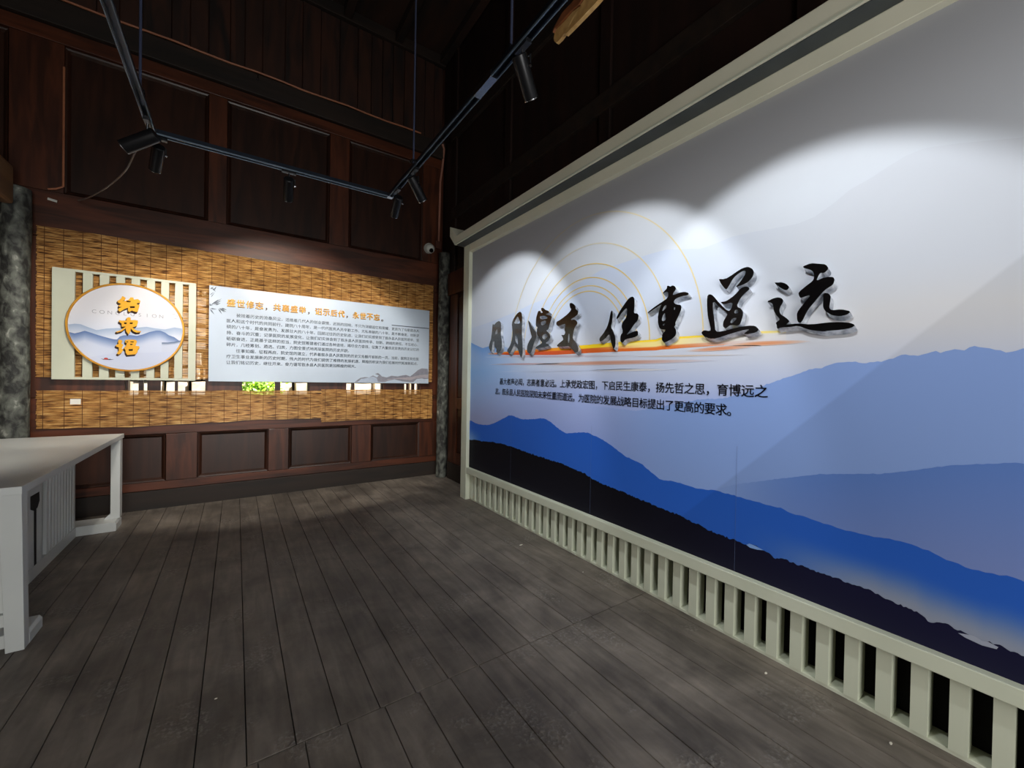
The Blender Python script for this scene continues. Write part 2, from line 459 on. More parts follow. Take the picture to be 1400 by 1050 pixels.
# --- left wall
wl_ = MB().box(XL-.12, XL-.02, -3.1, D+.05, -.25, ZC+.1).obj('wall_left', M_RIGHT, kind='structure')
for i in range(8):
    ya = D-.02-(i+1)*1.06
    box('stile', (XL-.02, XL, ya+.9, ya+1.06, 0, 2.9), M_WOODR, wl_, .004)
    box('panel', (XL-.02, XL-.008, ya+.002, ya+.898, .25, 2.75), M_PANEL, wl_, .004)
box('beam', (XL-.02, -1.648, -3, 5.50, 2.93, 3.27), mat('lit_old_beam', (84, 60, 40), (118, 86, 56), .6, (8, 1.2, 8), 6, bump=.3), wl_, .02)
# --- right wall behind the mural
wr = MB().box(XW, XW+.12, -3.1, D+.05, -.25, ZC+.1).obj('wall_right', M_RIGHT, kind='structure')
def rpart(name, y0, y1, z0, z1, mt, x0=XW-.03, bevel=.004):
    return box(name, (x0, XW-.0005, y0, y1, z0, z1), mt, wr, bevel)
rpart('rail', 3.2, 5.45, 2.66, 2.98, M_WOODR, XW-.06)
rpart('stile', 5.18, 5.42, .25, 2.655, M_WOODR)
rpart('stile', 4.3, 4.55, .25, 2.655, M_WOODR)
rpart('panel', 4.56, 5.17, .42, 1.02, M_PANEL, XW-.012)
rpart('panel', 4.56, 5.17, 1.2, 2.6, M_PANEL, XW-.012)
rpart('rail', 4.56, 5.17, 1.03, 1.19, M_WOODR)
rpart('rail', 4.56, 5.17, .25, .41, M_WOODR)
rpart('baseboard', 3.5, 5.45, 0, .245, M_BEAM)
for (a, b_) in ((5.3, 5.4), (3.9, 4.02), (2.4, 2.52), (.9, 1.02), (-.6, -.48)):
    rpart('stile', a, b_, 2.985, ZC, M_RIGHT)
for z in (3.75, 4.9):
    rpart('rail', -3, 5.45, z, z+.16, M_BEAM, XW-.045)
# --- unseen rear wall; doorway recess added for the fill light
rw = MB()
rw.box(XL-.1, -1.15, -3.1, -2.98, -.25, ZC); rw.box(1.55, XW+.3, -3.1, -2.98, -.25, ZC); rw.box(-1.15, 1.55, -3.1, -2.98, 2.75, ZC)
rw.box(-1.15, 1.55, -3.1, -3.05, -.25, 2.75)
rw.obj('wall_front', M_RIGHT, kind='structure')
# --- roof
ceil = MB().box(XL-.12, XW+.12, -3.1, D+.13, ZC+.0, ZC+.1).obj('ceiling', M_ROOF, kind='structure')
for i in range(7):
    xc = -1.6+i*.68
    box('rafter', (xc, xc+.1, -2.9, D-.05, ZC-.13, ZC-.001), M_ROOF, ceil, .006)
for yc in (-.5, 1.9, 4.0):
    MB().tube([(XL, yc, ZC-.24), (XW, yc, ZC-.24)], .11, 14).obj('purlin', M_BEAM, ceil, smooth=True)

# --- stone columns
def column(name, x, y, r, ztop, label):
    mb = MB(); n = 22; seg = 20
    for i in range(n+1):
        z = ztop*i/n
        for k in range(seg):
            a = 2*math.pi*k/seg
            rr = r*(1+.035*math.sin(3*a+z*2.1)+.03*math.sin(z*5+a)+random.uniform(-.02, .02))
            mb.v.append((x+rr*math.cos(a), y+rr*math.sin(a), z))
    for i in range(n):
        for k in range(seg):
            a = i*seg+k; b_ = i*seg+(k+1) % seg
            mb.f.append((a, b_, b_+seg, a+seg))
    mb.f.append(tuple(range(seg))); mb.f.append(tuple(n*seg+k for k in range(seg)))
    return mb.obj(name, M_STONE, smooth=True, label=label, cat='column')
column('stone_column', -1.675, 5.62, .095, 3.12, 'rough grey column at the left end of the back wall beside the reed blinds')
column('stone_column', 2.535, 5.56, .082, 3.3, 'rough grey column in the far corner between the blinds and the mural')

# ------------------------------------------------------------------ exterior seen through the windows
MB().box(-8, 9, D+.13, 14, -.5, .4).obj('ground_outside', M_GROUND, kind='structure')
ew = MB().box(-4, 7, 7.35, 7.8, .4, 3.4).obj('wall_outside', M_DARK, kind='structure')
z = .9
while z < 2.9:
    hh = random.uniform(.17, .25); x = -2.6+random.uniform(0, .2)
    while x < 5.2:
        ww = random.uniform(.2, .4); j = lambda: random.uniform(-.03, .03)
        yb = 7.34; yf = 7.26-random.uniform(0, .05); g = .012
        o = [(x+g+j()*.4, yb, z+g), (x+ww-g, yb, z+g+j()*.3), (x+ww-g+j()*.4, yb, z+hh-g), (x+ww*.5, yb, z+hh-g+j()*.2), (x+g, yb, z+hh-g+j()*.3)]
        cx_ = sum(p[0] for p in o)/5; cz_ = sum(p[2] for p in o)/5
        i_ = [(cx_+(p[0]-cx_)*.86, yf, cz_+(p[2]-cz_)*.84) for p in o]
        MB().loft(o, i_).obj('stone', M_EXT, ew)
        x += ww
    z += hh
# leafy shrub outside
lf = MB()
for i in range(900):
    c = Vector((random.gauss(.27, .13), 6.95+random.gauss(0, .08), 1.25+random.gauss(0, .11)))
    a = Vector((random.uniform(-1, 1), random.uniform(-1, 1), random.uniform(-1, 1))).normalized()*.028
    b_ = a.orthogonal().normalized()*.016
    lf.v += [tuple(c-a), tuple(c+b_), tuple(c+a), tuple(c-b_)]; n = len(lf.v); lf.f.append((n-4, n-3, n-2, n-1))
sh = empty('shrub', (.27, 6.95, .4), label='bright green leafy bush outside, seen through the slot under the text board', cat='shrub')
o = link('foliage', lf.mesh('foliage', normals=False), M_LEAF, sh, kind='stuff'); o.location = (-.27, -6.95, -.4)
tr = MB().tube([(0, 0, 0), (.02, 0, .5), (0, .02, .9)], [.03, .02, .01], 8).obj('trunk', M_BEAM, sh)

# ------------------------------------------------------------------ reed blinds
def blind(x0, x1, z0f, z1f, y, label, pitch=.0088, fill=.80, skip=None, cords=.128):
    root = empty('reed_blind', (x0, y, z0f(x0)), label=label, cat='blind', group=None)
    n = int((z1f((x0+x1)/2)-z0f((x0+x1)/2))/pitch)
    cols = max(4, int((x1-x0)/.16))
    mb = MB()
    for i in range(n):
        f0 = i/n; t = .0022
        ja = random.uniform(-.006, .004); jb = random.uniform(-.004, .006)
        prev = None
        dz = random.uniform(-.0012, .0012)
        for k in range(cols+1):
            xx = x0+ja+(x1+jb-x0-ja)*k/cols
            za, zb = z0f(xx), z1f(xx)
            zc = za+(zb-za)*f0+dz+random.uniform(-.0007, .0007)
            yy = y+.0035*math.sin(xx*7)+random.uniform(-.0006, .0006)
            h_ = pitch*fill
            base = len(mb.v)
            mb.v += [(xx, yy-t, zc+h_*.5), (xx, yy, zc+h_), (xx, yy+t, zc+h_*.5), (xx, yy, zc)]
            if prev is not None:
                for q in range(4):
                    mb.f.append((prev+q, base+q, base+(q+1) % 4, prev+(q+1) % 4))
            prev = base
    me = mb.mesh('reeds', normals=False)
    me.transform(Matrix.Translation((-x0, -y, -z0f(x0))))
    link('reeds', me, M_REED, root, kind='stuff')
    cb = MB(); x = x0+.05
    while x < x1-.02:
        xx = x+random.uniform(-.008, .008)
        cb.box(xx-.0022, xx+.0022, y-.0052, y-.0044, z0f(xx), z1f(xx)); x += cords
    me = cb.mesh('cord'); me.transform(Matrix.Translation((-x0, -y, -z0f(x0))))
    link('cord', me, M_CORD, root, kind='stuff')
    # heavier top / bottom batten
    return root
wav = lambda x: .004*math.sin(x*9)+.003*math.sin(x*23)
YB = D-.018
blind(-1.575, .985, lambda x: 1.40, lambda x: 2.84+wav(x)*.5, YB, 'wide upper reed blind behind the round sign and left half of the text board')
blind(.955, 2.43, lambda x: 1.40, lambda x: 2.842+wav(x)*.5, YB-.007, 'upper reed blind behind the right half of the text board')
sag = lambda x: .905-.012*math.sin((x+1.57)*2.4)+wav(x)
blind(-1.57, .925, sag, lambda x: 1.270+wav(x+1), YB, 'long lower reed blind below the round sign')
blind(.915, 2.44, lambda x: .862+.010*math.sin((x-.9)*3)+wav(x*1.1), lambda x: 1.285+wav(x+2)*.8, YB-.007, 'lower reed blind at the right, next to the corner column')
box('paper_label', (-1.345, -1.272, YB-.009, YB-.006, 1.135, 1.188), M_PAPER, label='small blank white paper label on the lower left reed blind', cat='label')

# ------------------------------------------------------------------ round sign on slatted backing
YS = 5.67
sign = empty('round_sign', (-.92, YS, 1.38), label='round gold-rimmed landscape sign mounted on a pale green-white slatted board', cat='sign')
def sp(name, mb_or, mt, **kw):
    o = mb_or.obj(name, mt, sign, **kw) if isinstance(mb_or, MB) else link(name, mb_or, mt, sign, **kw)
    o.location = (.92, -YS, -1.38); return o
SX0, SX1, SZ0, SZ1 = -1.459, -.374, 1.381, 2.452
def slatbox(x0, x1, z0, z1, name):
    sp(name, MB().box(x0, x1, YS, YS+.032, z0, z1), M_GREENW, bevel=.0015)
slatbox(SX0, -1.307, SZ0, SZ1, 'side_board')
gaps = [(-1.307, -1.251), (-1.184, -1.134), (-1.065, -1.016), (-.949, -.9), (-.835, -.781), (-.717, -.667), (-.603, -.554), (-.488, -.437)]
for i in range(8):
    a = gaps[i][1]; b_ = gaps[i+1][0] if i < 7 else SX1
    slatbox(a, b_, SZ0+.024, SZ1-.024, 'slat')
slatbox(-1.3065, SX1, SZ1-.0235, SZ1, 'rail')
slatbox(-1.3065, SX1, SZ0, SZ0+.0235, 'rail')
CXS, CZS, RS = -.915, 1.917, .449
def disc(r, y0, y1, seg=96):
    mb = MB(); A = [(CXS+r*math.cos(2*math.pi*k/seg), y0, CZS+r*math.sin(2*math.pi*k/seg)) for k in range(seg)]
    mb.loft(A, [(p[0], y1, p[2]) for p in A]); return mb
mb = MB(); seg = 96
prof = [(RS-.018, 5.638), (RS-.016, 5.632), (RS-.004, 5.632), (RS, 5.638), (RS, 5.668), (RS-.018, 5.668)]
for k in range(seg):
    a = 2*math.pi*k/seg
    for r, y in prof: mb.v.append((CXS+r*math.cos(a), y, CZS+r*math.sin(a)))
np_ = len(prof)
for k in range(seg):
    for q in range(np_):
        a = k*np_+q; b_ = k*np_+(q+1) % np_; c = ((k+1) % seg)*np_+(q+1) % np_; d = ((k+1) % seg)*np_+q
        mb.f.append((a, b_, c, d))
sp('rim', mb, M_GOLDR, smooth=True)
sp('face', disc(RS-.0185, 5.645, 5.668), mat('disc_face', (214, 217, 226), (222, 225, 232), .4))
def sign_layer(name, ridge, colf, dy, floor_=None, u_from=-9):
    us = [max(u_from, q) for q in [CXS-RS+.0195+(2*RS-.039)*i/120 for i in range(121)] if q >= u_from-.01]
    r_ = RS-.0195
    def half(u): return math.sqrt(max(0, r_*r_-(u-CXS)**2))
    top = lambda u: min(CZS+half(u), max(CZS-half(u), interp(ridge, u)))
    bot = lambda u: max(CZS-half(u), -9 if floor_ is None else min(top(u), floor_(u)))
    o = layer(name, us, top, bot, colf, lambda u, v: (u, 5.6448-dy, v), M_PRINTS, sign, rows=16)
    o.location = (.92, -YS, -1.38)
sky_t = [(1.47, (198, 205, 228)), (1.7, (196, 204, 228)), (1.9, (214, 220, 234)), (2.05, (222, 223, 230)), (2.36, (216, 216, 222))]
sign_layer('printed_sky', [(-2, 3), (0, 3)], lambda u, v, t: interp(sky_t, v), .0)
def haze(c_top, c_bot, depth):
    def f(u, v, t, r): return mixc(c_top, c_bot, (r-v)/depth)
    return f
def ml(name, ridge, ct, cb, depth, dy, u_from=-9):
    f = haze(ct, cb, depth)
    sign_layer(name, ridge, lambda u, v, t: f(u, v, t, interp(ridge, u)), dy, None, u_from)
ml('printed_hills', [(-1.36, 1.905), (-1.30, 1.922), (-1.26, 1.921), (-1.21, 1.897), (-1.148, 1.872), (-1.08, 1.893), (-1.003, 1.905), (-.94, 1.905), (-.86, 1.92), (-.775, 1.938), (-.72, 1.928), (-.63, 1.922), (-.553, 1.951), (-.46, 1.94)],
   (158, 178, 208), (214, 220, 234), .09, .0003)
ml('printed_hills', [(-1.36, 1.845), (-1.30, 1.828), (-1.265, 1.842), (-1.231, 1.859), (-1.19, 1.845), (-1.14, 1.825), (-1.10, 1.812), (-1.05, 1.797), (-1.02, 1.79), (-1.0, 1.79), (-.98, 1.822), (-.95, 1.836), (-.9, 1.842), (-.85, 1.838), (-.804, 1.857), (-.755, 1.885), (-.7, 1.905), (-.668, 1.907), (-.63, 1.89), (-.6, 1.865), (-.552, 1.845), (-.5, 1.80), (-.46, 1.78)],
   (92, 120, 172), (202, 211, 232), .10, .0006)
ml('printed_hills', [(-.66, 1.782), (-.603, 1.786), (-.55, 1.796), (-.484, 1.822), (-.46, 1.825)], (70, 92, 128), (200, 208, 228), .028, .0009, -.655)
sign_layer('printed_water', [(-1.36, 1.62), (-1.2, 1.60), (-1.1, 1.63), (-.95, 1.68), (-.8, 1.665), (-.65, 1.68), (-.46, 1.72)], lambda u, v, t: (197, 206, 229), .0012)
bo = poly_mesh('printed_boat', [[(-1.117, 1.592), (-1.10, 1.583), (-1.05, 1.581), (-1.018, 1.589), (-1.05, 1.588), (-1.045, 1.598), (-1.052, 1.59), (-1.10, 1.589)]], lambda u, v: (u, 5.6432, v)); sp('printed_boat', bo, M_INK)
bo = poly_mesh('printed_canopy', [[(-1.095, 1.586), (-1.062, 1.585), (-1.064, 1.598), (-1.078, 1.603), (-1.092, 1.599)]], lambda u, v: (u, 5.6430, v)); sp('printed_canopy', bo, mat('red_ink', (178, 40, 34), (186, 46, 38)))
# engraved word and raised gold characters
M_GREYINK = mat('soft_grey_ink', (138, 142, 152), (144, 148, 158))
sx = -1.172
for i, ch in enumerate('CONCLUSION'):
    u = -1.166+i*(.505/9)
    me = text_mesh(ch, .052, -.0006, 0, 3); x0, x1, a, b_ = bounds(me)
    place_text(me, lambda c: Vector((u+(c.x-(x0+x1)/2), 5.6434, 2.056-.018+c.y)))
    sp('printed_letter', me, M_GREYINK)
for (u, v) in ((-.56, 2.09), (-.53, 2.075), (-.545, 2.045), (-.50, 2.06)):
    me = poly_mesh('printed_bird', [[(u-.016, v+.006), (u, v), (u+.016, v+.007), (u+.003, v-.002), (u-.003, v-.002)]], lambda a, b_: (a, 5.6434, b_)); sp('printed_bird', me, M_GREYINK)
def raised_char(ch, cx_, cz_, wd, ht, yf, yb, mats, off, drop=0.0):
    one = text_mesh(ch, 1.0, 0, .5, 3); bm = bmesh.new()
    for kk, (dx, dy) in enumerate(((-off, -off*.5), (off, off*.5), (-off, off*.5), (off, -off*.5))):
        b2 = one.copy(); b2.transform(Matrix.Translation((dx, dy, kk*.03))); bm.from_mesh(b2); bpy.data.meshes.remove(b2)
    me = bpy.data.meshes.new('gold_character'); bm.to_mesh(me); bm.free(); x0, x1, a, b_ = bounds(me)
    def xf(c):
        t = (c.z+.5)          # z=-.5 back .. +.5 front
        return Vector((cx_+(c.x-(x0+x1)/2)/(x1-x0)*wd, yb+(yf-yb)*t, cz_+(c.y-(a+b_)/2)/(b_-a)*ht-drop*(1-t)))
    place_text(me, xf)
    for mm in mats: me.materials.append(mm)
    me.update()
    for p in me.polygons:
        zz = [me.vertices[i].co.y for i in p.vertices]
        p.material_index = 0 if max(zz) < (yf+yb)/2 else 1
    return me
GS = lambda x_, y_: (130+x_/9.55, 390+y_/9.55)
for parts in (
 [[[(355,140),(375,148),(402,165),(388,192),(352,207),(400,202),(440,190),(462,158),(500,160),(506,186),(560,180),(592,206),(586,228),(545,236),(548,250),(580,255),(575,285),(556,345),(535,350),(480,330),(446,350),(430,330),(430,292),(380,312),(325,345),(300,325),(310,300),(350,284),(312,282),(305,265),(340,245),(302,226),(288,206),(320,190),(345,165)], [(408,202),(468,205),(462,222),(412,220)], [(452,274),(520,274),(517,297),(458,298)]]],
 [[[(410,428),(440,416),(465,425),(465,455),(520,453),(556,460),(560,482),(545,530),(510,545),(484,546),(520,580),(560,595),(602,598),(590,614),(540,618),(500,600),(466,562),(465,600),(436,642),(405,600),(400,560),(350,600),(290,618),(268,608),(330,590),(370,560),(398,540),(350,540),(345,498),(308,472),(315,455),(345,460),(410,460)], [(376,486),(413,486),(413,506),(384,506)], [(453,486),(494,486),(488,506),(455,505)]]],
 [[[(310,710),(345,715),(357,735),(340,760),(368,775),(345,830),(372,835),(345,880),(310,905),(283,893),(310,850),(310,812),(275,800),(266,785),(308,765),(300,735)]],
  [[(395,715),(440,706),(530,712),(547,735),(530,790),(576,795),(580,818),(560,840),(555,870),(530,902),(420,910),(400,880),(396,845),(375,820),(402,790),(415,760),(392,745)], [(405,733),(432,735),(430,746),(408,746)], [(460,733),(505,733),(505,746),(462,744)], [(455,765),(490,765),(485,779),(460,779)], [(437,834),(494,834),(491,857),(442,857)]]]):
    bm = bmesh.new()
    for loops in parts:
        L3 = []
        for lp in loops:
            q = [ony(*GS(*p), 5.618) for p in lp]; L3.append([(v.x, v.z) for v in q])
        me = poly_mesh('gold_character', L3, lambda u, v: (u, 5.618, v), lambda u, v: (u-.012, 5.6432, v-.019), [M_GOLD, M_GOLDD])
        bm.from_mesh(me)
    me = bpy.data.meshes.new('gold_character'); bm.to_mesh(me); bm.free(); me.materials.append(M_GOLD); me.materials.append(M_GOLDD)
    o = link('gold_character', me, None, sign); o.location = (.92, -YS, -1.38)

# ------------------------------------------------------------------ text board
YT = 5.68
BX0, BX1, BZ0, BZ1 = -.2585, 2.360, 1.377, 2.454
board = empty('text_board', (BX0, YT, BZ0), label='wide pale blue-grey text board with a gold heading on the reed blinds', cat='board')
def bp_(name, me, mt, **kw):
    o = link(name, me, mt, board, **kw); o.location = (-BX0, -YT, -BZ0); return o
M_BOARD = mat('pale_blue_board', (184, 199, 216), (190, 205, 221), .33, (2, 2, 2))
M_BEDGE = mat('board_edge', (198, 208, 214), (204, 212, 218), .4)
bp_('panel', MB().box(BX0, BX1, YT, YT+.03, BZ0, BZ1).mesh('panel'), M_BOARD, bevel=.001)
PT = lambda u, v: Vector((u, YT-.0008, v))
lines = ['披挂着历史的沧桑风尘，活络着几代人的创业豪情，迟到的回响，不只为详细追忆和荣耀，更是为了勾勒叙永人',
 '医人和这个时代的共同前行。建院八十周年，是一代代医务人员辛勤工作、无私奉献的八十年，是不断奋发，创新求',
 '硕的八十年，是奋发勇为、发展壮大的八十年。回顾过往的历史轨迹，让我们切实感受到了叙永县人民医院艰辛、坚',
 '持、奋斗的沉重；记录医院的发展变化，让我们切实体会到了叙永县人民医院传承、创新、跨越的责任。不忘初心，',
 '砥砺奋进，正是基于这样的担当，院史馆筹建者们通过各种途径，竭尽全力查找，征集了大量弥足珍贵的历史记忆的',
 '碎片，几经筹划、遴选、归类，力图全景式地再现医院的历史风貌。',
 '往事如烟，征程再启，院史馆的建立，代表着叙永县人民医院的历史又将翻开崭新的一页，当前，医院正处在医',
 '疗卫生事业发展新的历史时期，伟大的时代为我们提供了难得的发展机遇，辉煌的积淀为我们在新时代拓准新起点，',
 '让我们铭记历史，继往开来，奋力谱写叙永县人民医院更加辉煌的明天。']
ends = [2.204, 2.204, 2.204, 2.19, 2.204, 1.235, 2.204, 2.19, 1.325]
starts = [-.005, -.096, -.096, -.096, -.096, -.096, -.005, -.096, -.096]
for i, s in enumerate(lines):
    zc = 2.140-.0681*i
    me = bold_mesh(s, .008, 1); x0, x1, _, _ = bounds(me); k = (ends[i]-starts[i])/(x1-x0)
    place_text(me, lambda c: PT(starts[i]+(c.x-x0)*k, zc+(c.y-.36)*.046))
    bp_('printed_text_line', me, M_INKG, kind='stuff')
title = '盛世修志，共襄盛举，诏示后代，永世不忘。'
for i, ch in enumerate(title):
    u = -.055+i*(1.735/19)
    if ch in '，。':
        me = text_mesh(ch, .085, .0015, .004, 2); x0, x1, a, b_ = bounds(me)
        place_text(me, lambda c: Vector((u-.03+(c.x-x0), YT-.005-c.z, 2.228+(c.y-a))))
        me.materials.append(M_GOLDD)
    else:
        me = raised_char(ch, u, 2.279, .080, .084, YT-.016, YT-.0005, [M_GOLD, M_GOLDD], .022, .004)
    bp_('gold_character', me, None)
bp_('printed_rule', poly_mesh('printed_rule', [[(1.80, 2.186), (2.355, 2.186), (2.355, 2.197), (1.80, 2.197)]], lambda u, v: PT(u, v)), M_INKG)
# printed bamboo sprig, upper left
M_BGREY = mat('bamboo_ink', (96, 106, 120), (108, 118, 132))
zb = lambda x_, y_: (275+x_/8.75, 380+y_/8.75)
def leafpoly(x0_, y0_, x1_, y1_, wd=9):
    a = Vector((x0_, y0_)); b_ = Vector((x1_, y1_)); d = (b_-a); n = Vector((-d.y, d.x)).normalized()*wd
    m_ = a+d*.35
    out = []
    for p in (a, m_+n, b_, m_-n):
        q = ony(*zb(p.x, p.y), YT); out.append((q.x, q.z))
    return out
sprig = MB()
fsp = [(110, 325, 250, 245), (150, 320, 245, 268), (130, 318, 210, 255), (170, 325, 235, 300), (105, 370, 160, 440), (105, 365, 190, 375), (205, 365, 250, 435), (215, 360, 285, 415), (225, 362, 305, 410), (240, 360, 310, 385), (110, 335, 105, 300), (110, 135, 150, 105), (150, 150, 185, 100), (130, 120, 175, 165)]
vs = []; fs = []
for q in fsp:
    lp = leafpoly(*q); n = len(vs)
    vs += [tuple(PT(u, v)) for u, v in lp]; fs.append((n, n+1, n+2, n+3))
for (a, b_) in (((105, 205), (155, 165)), ((112, 235), (165, 170)), ((100, 330), (150, 322)), ((150, 322), (235, 268))):
    lp = leafpoly(a[0], a[1], b_[0], b_[1], 5); n = len(vs); vs += [tuple(PT(u, v)) for u, v in lp]; fs.append((n, n+1, n+2, n+3))
me = bpy.data.meshes.new('printed_bamboo'); me.from_pydata(vs, [], fs); bp_('printed_bamboo', me, M_BGREY)
# printed ridge, lower right of the board
zr = lambda x_, y_: (430+x_/7.5, 390+y_/7.5)
def rp(l): 
    return [(ony(*zr(*p), YT).x, max(BZ0+.001, ony(*zr(*p), YT).z)) for p in l]
rocks = [((132, 134, 146), [(410, 992), (470, 950), (520, 942), (560, 945), (600, 925), (640, 945), (660, 925), (620, 910), (650, 900), (672, 915), (690, 935), (740, 945), (790, 928), (850, 935), (900, 925), (940, 920), (980, 935), (1020, 905), (1060, 870), (1100, 852), (1160, 858), (1168, 900), (1168, 960), (1120, 962), (1050, 960), (1010, 995), (900, 985), (820, 965), (770, 975), (720, 992), (500, 994)]),
         ((168, 182, 202), [(440, 992), (480, 960), (540, 950), (600, 935), (640, 955), (650, 992)]),
         ((166, 160, 168), [(700, 990), (760, 962), (860, 950), (930, 945), (1000, 940), (1080, 920), (1165, 915), (1165, 950), (1100, 948), (1040, 955), (980, 975), (880, 960), (800, 960)]),
         ((186, 198, 214), [(1020, 992), (1050, 962), (1100, 955), (1140, 965), (1165, 985), (1165, 994)])]
for k, (c, l) in enumerate(rocks):
    me = poly_mesh('printed_rocks', [rp(l)], lambda u, v: (u, YT-.0008-.0003*k, v)); bp_('printed_rocks', me, mat('rock_ink_%d' % k, c, tuple(min(255, q+10) for q in c), .4, (30, 30, 30)))

# ------------------------------------------------------------------ the big mural unit
XP = 2.34      # print plane
XF = 2.295     # frame face
Y0M, Y1M = -.75, 4.335      # visible print extent
ZP0, ZP1 = .385, 2.982
mural = empty('mural_wall', (XF, 4.47, 0), label='large blue mountain mural in a pale frame with a slatted base and upturned cornice', cat='mural')
def mp_(name, src, mt, **kw):
    o = src.obj(name, mt, mural, **kw) if isinstance(src, MB) else link(name, src, mt, mural, **kw)
    o.location = (-XF, -4.47, 0); return o
mp_('backing', MB().box(XP+.002, XP+.03, -.9, 4.40, .33, 3.05), M_DARK)
mp_('stile', MB().box(XF, XP+.06, 4.335, 4.472, 0, 3.07), M_GREENW, bevel=.003)
mp_('stile', MB().box(XF, XP+.06, -.9, -.76, 0, 3.07), M_GREENW, bevel=.003)
mp_('rail', MB().box(XF, XP+.06, -.755, 4.33, .322, .392), M_GREENW, bevel=.004)
mp_('rail', MB().box(XF, XP+.06, -.755, 4.33, 2.977, 3.068), M_CORN, bevel=.003)
mp_('end_panel', MB().box(XP+.061, XW-.07, 4.44, 4.47, 0, 3.06), M_GREENW)
mp_('slat_backing', MB().box(XP+.12, XP+.13, -.75, 4.33, 0, .32), M_DARK)
mp_('plinth', MB().box(2.352, XP+.115, -.755, 4.33, 0, .018), M_GREENW, bevel=.002)
y = 4.30
mp_('end_board', MB().box(2.345, 2.42, 4.268, 4.334, .0185, .321), M_GREENW, bevel=.0015)
y = 4.195
sl_me = None
while y > -.7:                                  # base slats
    if sl_me is None: sl_me = MB().box(-.0, .085, 0, .052, .0185, .321).mesh('slat')
    o = link('slat', sl_me, M_GREENW, mural); o.location = (2.347-XF, y-4.47, 0)
    y -= .1118
# cornice: fascia with upturned tip
XC0, XC1 = 2.176, 2.30
prof = [(-.9, 3.073), (4.49, 3.073), (4.635, 3.215), (4.632, 3.335), (4.45, 3.176), (-.9, 3.176)]
mb = MB(); mb.loft([(XC0, a, b_) for a, b_ in prof], [(XP+.20, a, b_) for a, b_ in prof])
mp_('cornice', mb, M_CORN, bevel=.004)
mp_('cornice_lip', MB().box(XC0-.006, XC0-.0005, -.9, 4.485, 3.074, 3.086), M_GREENW)
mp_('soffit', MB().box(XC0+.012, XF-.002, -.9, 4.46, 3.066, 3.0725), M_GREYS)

PM = lambda off: (lambda u, v: (XP-off, u, v))
def pxs(pts, f=None):
    r = []
    for p in pts:
        q = onx(*(f(*p) if f else p), XP); r.append((q.y, q.z))
    return r
NU = 300
US = [Y0M+(Y1M-Y0M)*i/NU for i in range(NU+1)]
def bgcol(u, v, t=0):
    left = sstep(2.6, 4.4, u)
    tabR = [(.4, (150, 165, 218)), (1.0, (150, 166, 220)), (1.35, (166, 182, 228)), (1.55, (196, 204, 226)), (1.75, (218, 214, 212)), (1.95, (206, 211, 222)), (2.4, (204, 210, 219)), (2.65, (190, 194, 201)), (3.0, (160, 162, 167))]
    tabL = [(.4, (150, 160, 198)), (1.0, (152, 160, 200)), (1.3, (150, 178, 226)), (1.55, (140, 182, 234)), (1.75, (190, 206, 236)), (2.2, (206, 212, 224)), (2.6, (186, 191, 199)), (3.0, (156, 159, 166))]
    return mixc(interp(tabR, v), interp(tabL, v), left)
M_lay = lambda name, top, bot, colf, off, rows=14, us=US: (lambda o: setattr(o, 'location', (-XF, -4.47, 0)))(
    layer(name, us, top, bot, colf, PM(off), M_PRINT, mural, rows=rows))
def fix(o): o.location = (-XF, -4.47, 0); return o
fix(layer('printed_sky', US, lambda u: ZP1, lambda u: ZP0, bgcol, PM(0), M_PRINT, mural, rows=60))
z7 = lambda x_, y_: (640+x_/3.889, 200+y_/3.889)
z5b = lambda x_, y_: (900+x_/2.8, 480+y_/2.8)
z4b = lambda x_, y_: (1200+x_/3.5, 225+y_/3.5)
z7a = lambda x_, y_: (590+x_/6.65, 560+y_/6.65)
z6b = lambda x_, y_: (640+x_/3.043, 540+y_/3.043)
z8 = lambda x_, y_: (1000+x_/3.5, 750+y_/3.5)
def ridge(*grp, extra=()):
    r = []
    for f, pts in grp: r += pxs(pts, f)
    r = sorted(r+list(extra)); return r
R1 = ridge((z7, [(0, 975), (130, 930), (250, 882), (330, 842), (400, 815), (520, 770), (700, 662), (800, 627), (960, 575), (1050, 550), (1240, 545), (1330, 512), (1400, 482)]),
           (None, [(1030, 317), (1060, 312), (1090, 306), (1113, 297), (1140, 278), (1161, 260), (1190, 244), (1214, 228), (1240, 212), (1267, 202), (1310, 196), (1400, 188)]), extra=[(-.8, 2.42)])
def c1(u, v, t): return mixc((184, 200, 234), bgcol(u, v), min(1, max(0, (interp(R1, u)-v)/.5)) if True else 0)
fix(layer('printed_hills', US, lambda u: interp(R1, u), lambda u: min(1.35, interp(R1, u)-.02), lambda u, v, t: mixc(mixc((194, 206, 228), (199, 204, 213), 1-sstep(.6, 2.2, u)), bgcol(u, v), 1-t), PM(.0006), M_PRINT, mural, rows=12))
R2 = ridge((z5b, [(0, 215), (150, 186), (240, 182), (330, 162), (420, 125), (500, 97), (570, 72), (640, 60), (680, 45), (740, 42), (800, 48), (870, 38), (900, 28), (950, 14), (1000, 18), (1080, 6), (1180, 2)]),
           (z4b, [(0, 945), (60, 930), (130, 908), (180, 912), (280, 893), (370, 885), (440, 873), (500, 870), (540, 880), (570, 893), (620, 898), (700, 880)]),
           (None, [(870, 562), (820, 556)]), extra=[(-.8, 1.64)])
RL = ridge((None, [(636, 463), (640, 466), (649, 471), (660, 476), (670, 473), (680, 470), (695, 476), (715, 486), (740, 497)]))
fix(layer('printed_hills', [3.2+(Y1M-3.2)*i/60 for i in range(61)], lambda u: interp(RL, u), lambda u: interp(RL, u)-.45, lambda u, v, t: mixc(bgcol(u, v), (112, 158, 222), t*t*sstep(3.25, 3.9, u)), PM(.0009), M_PRINT, mural, rows=12))
rnd = random.Random(3)
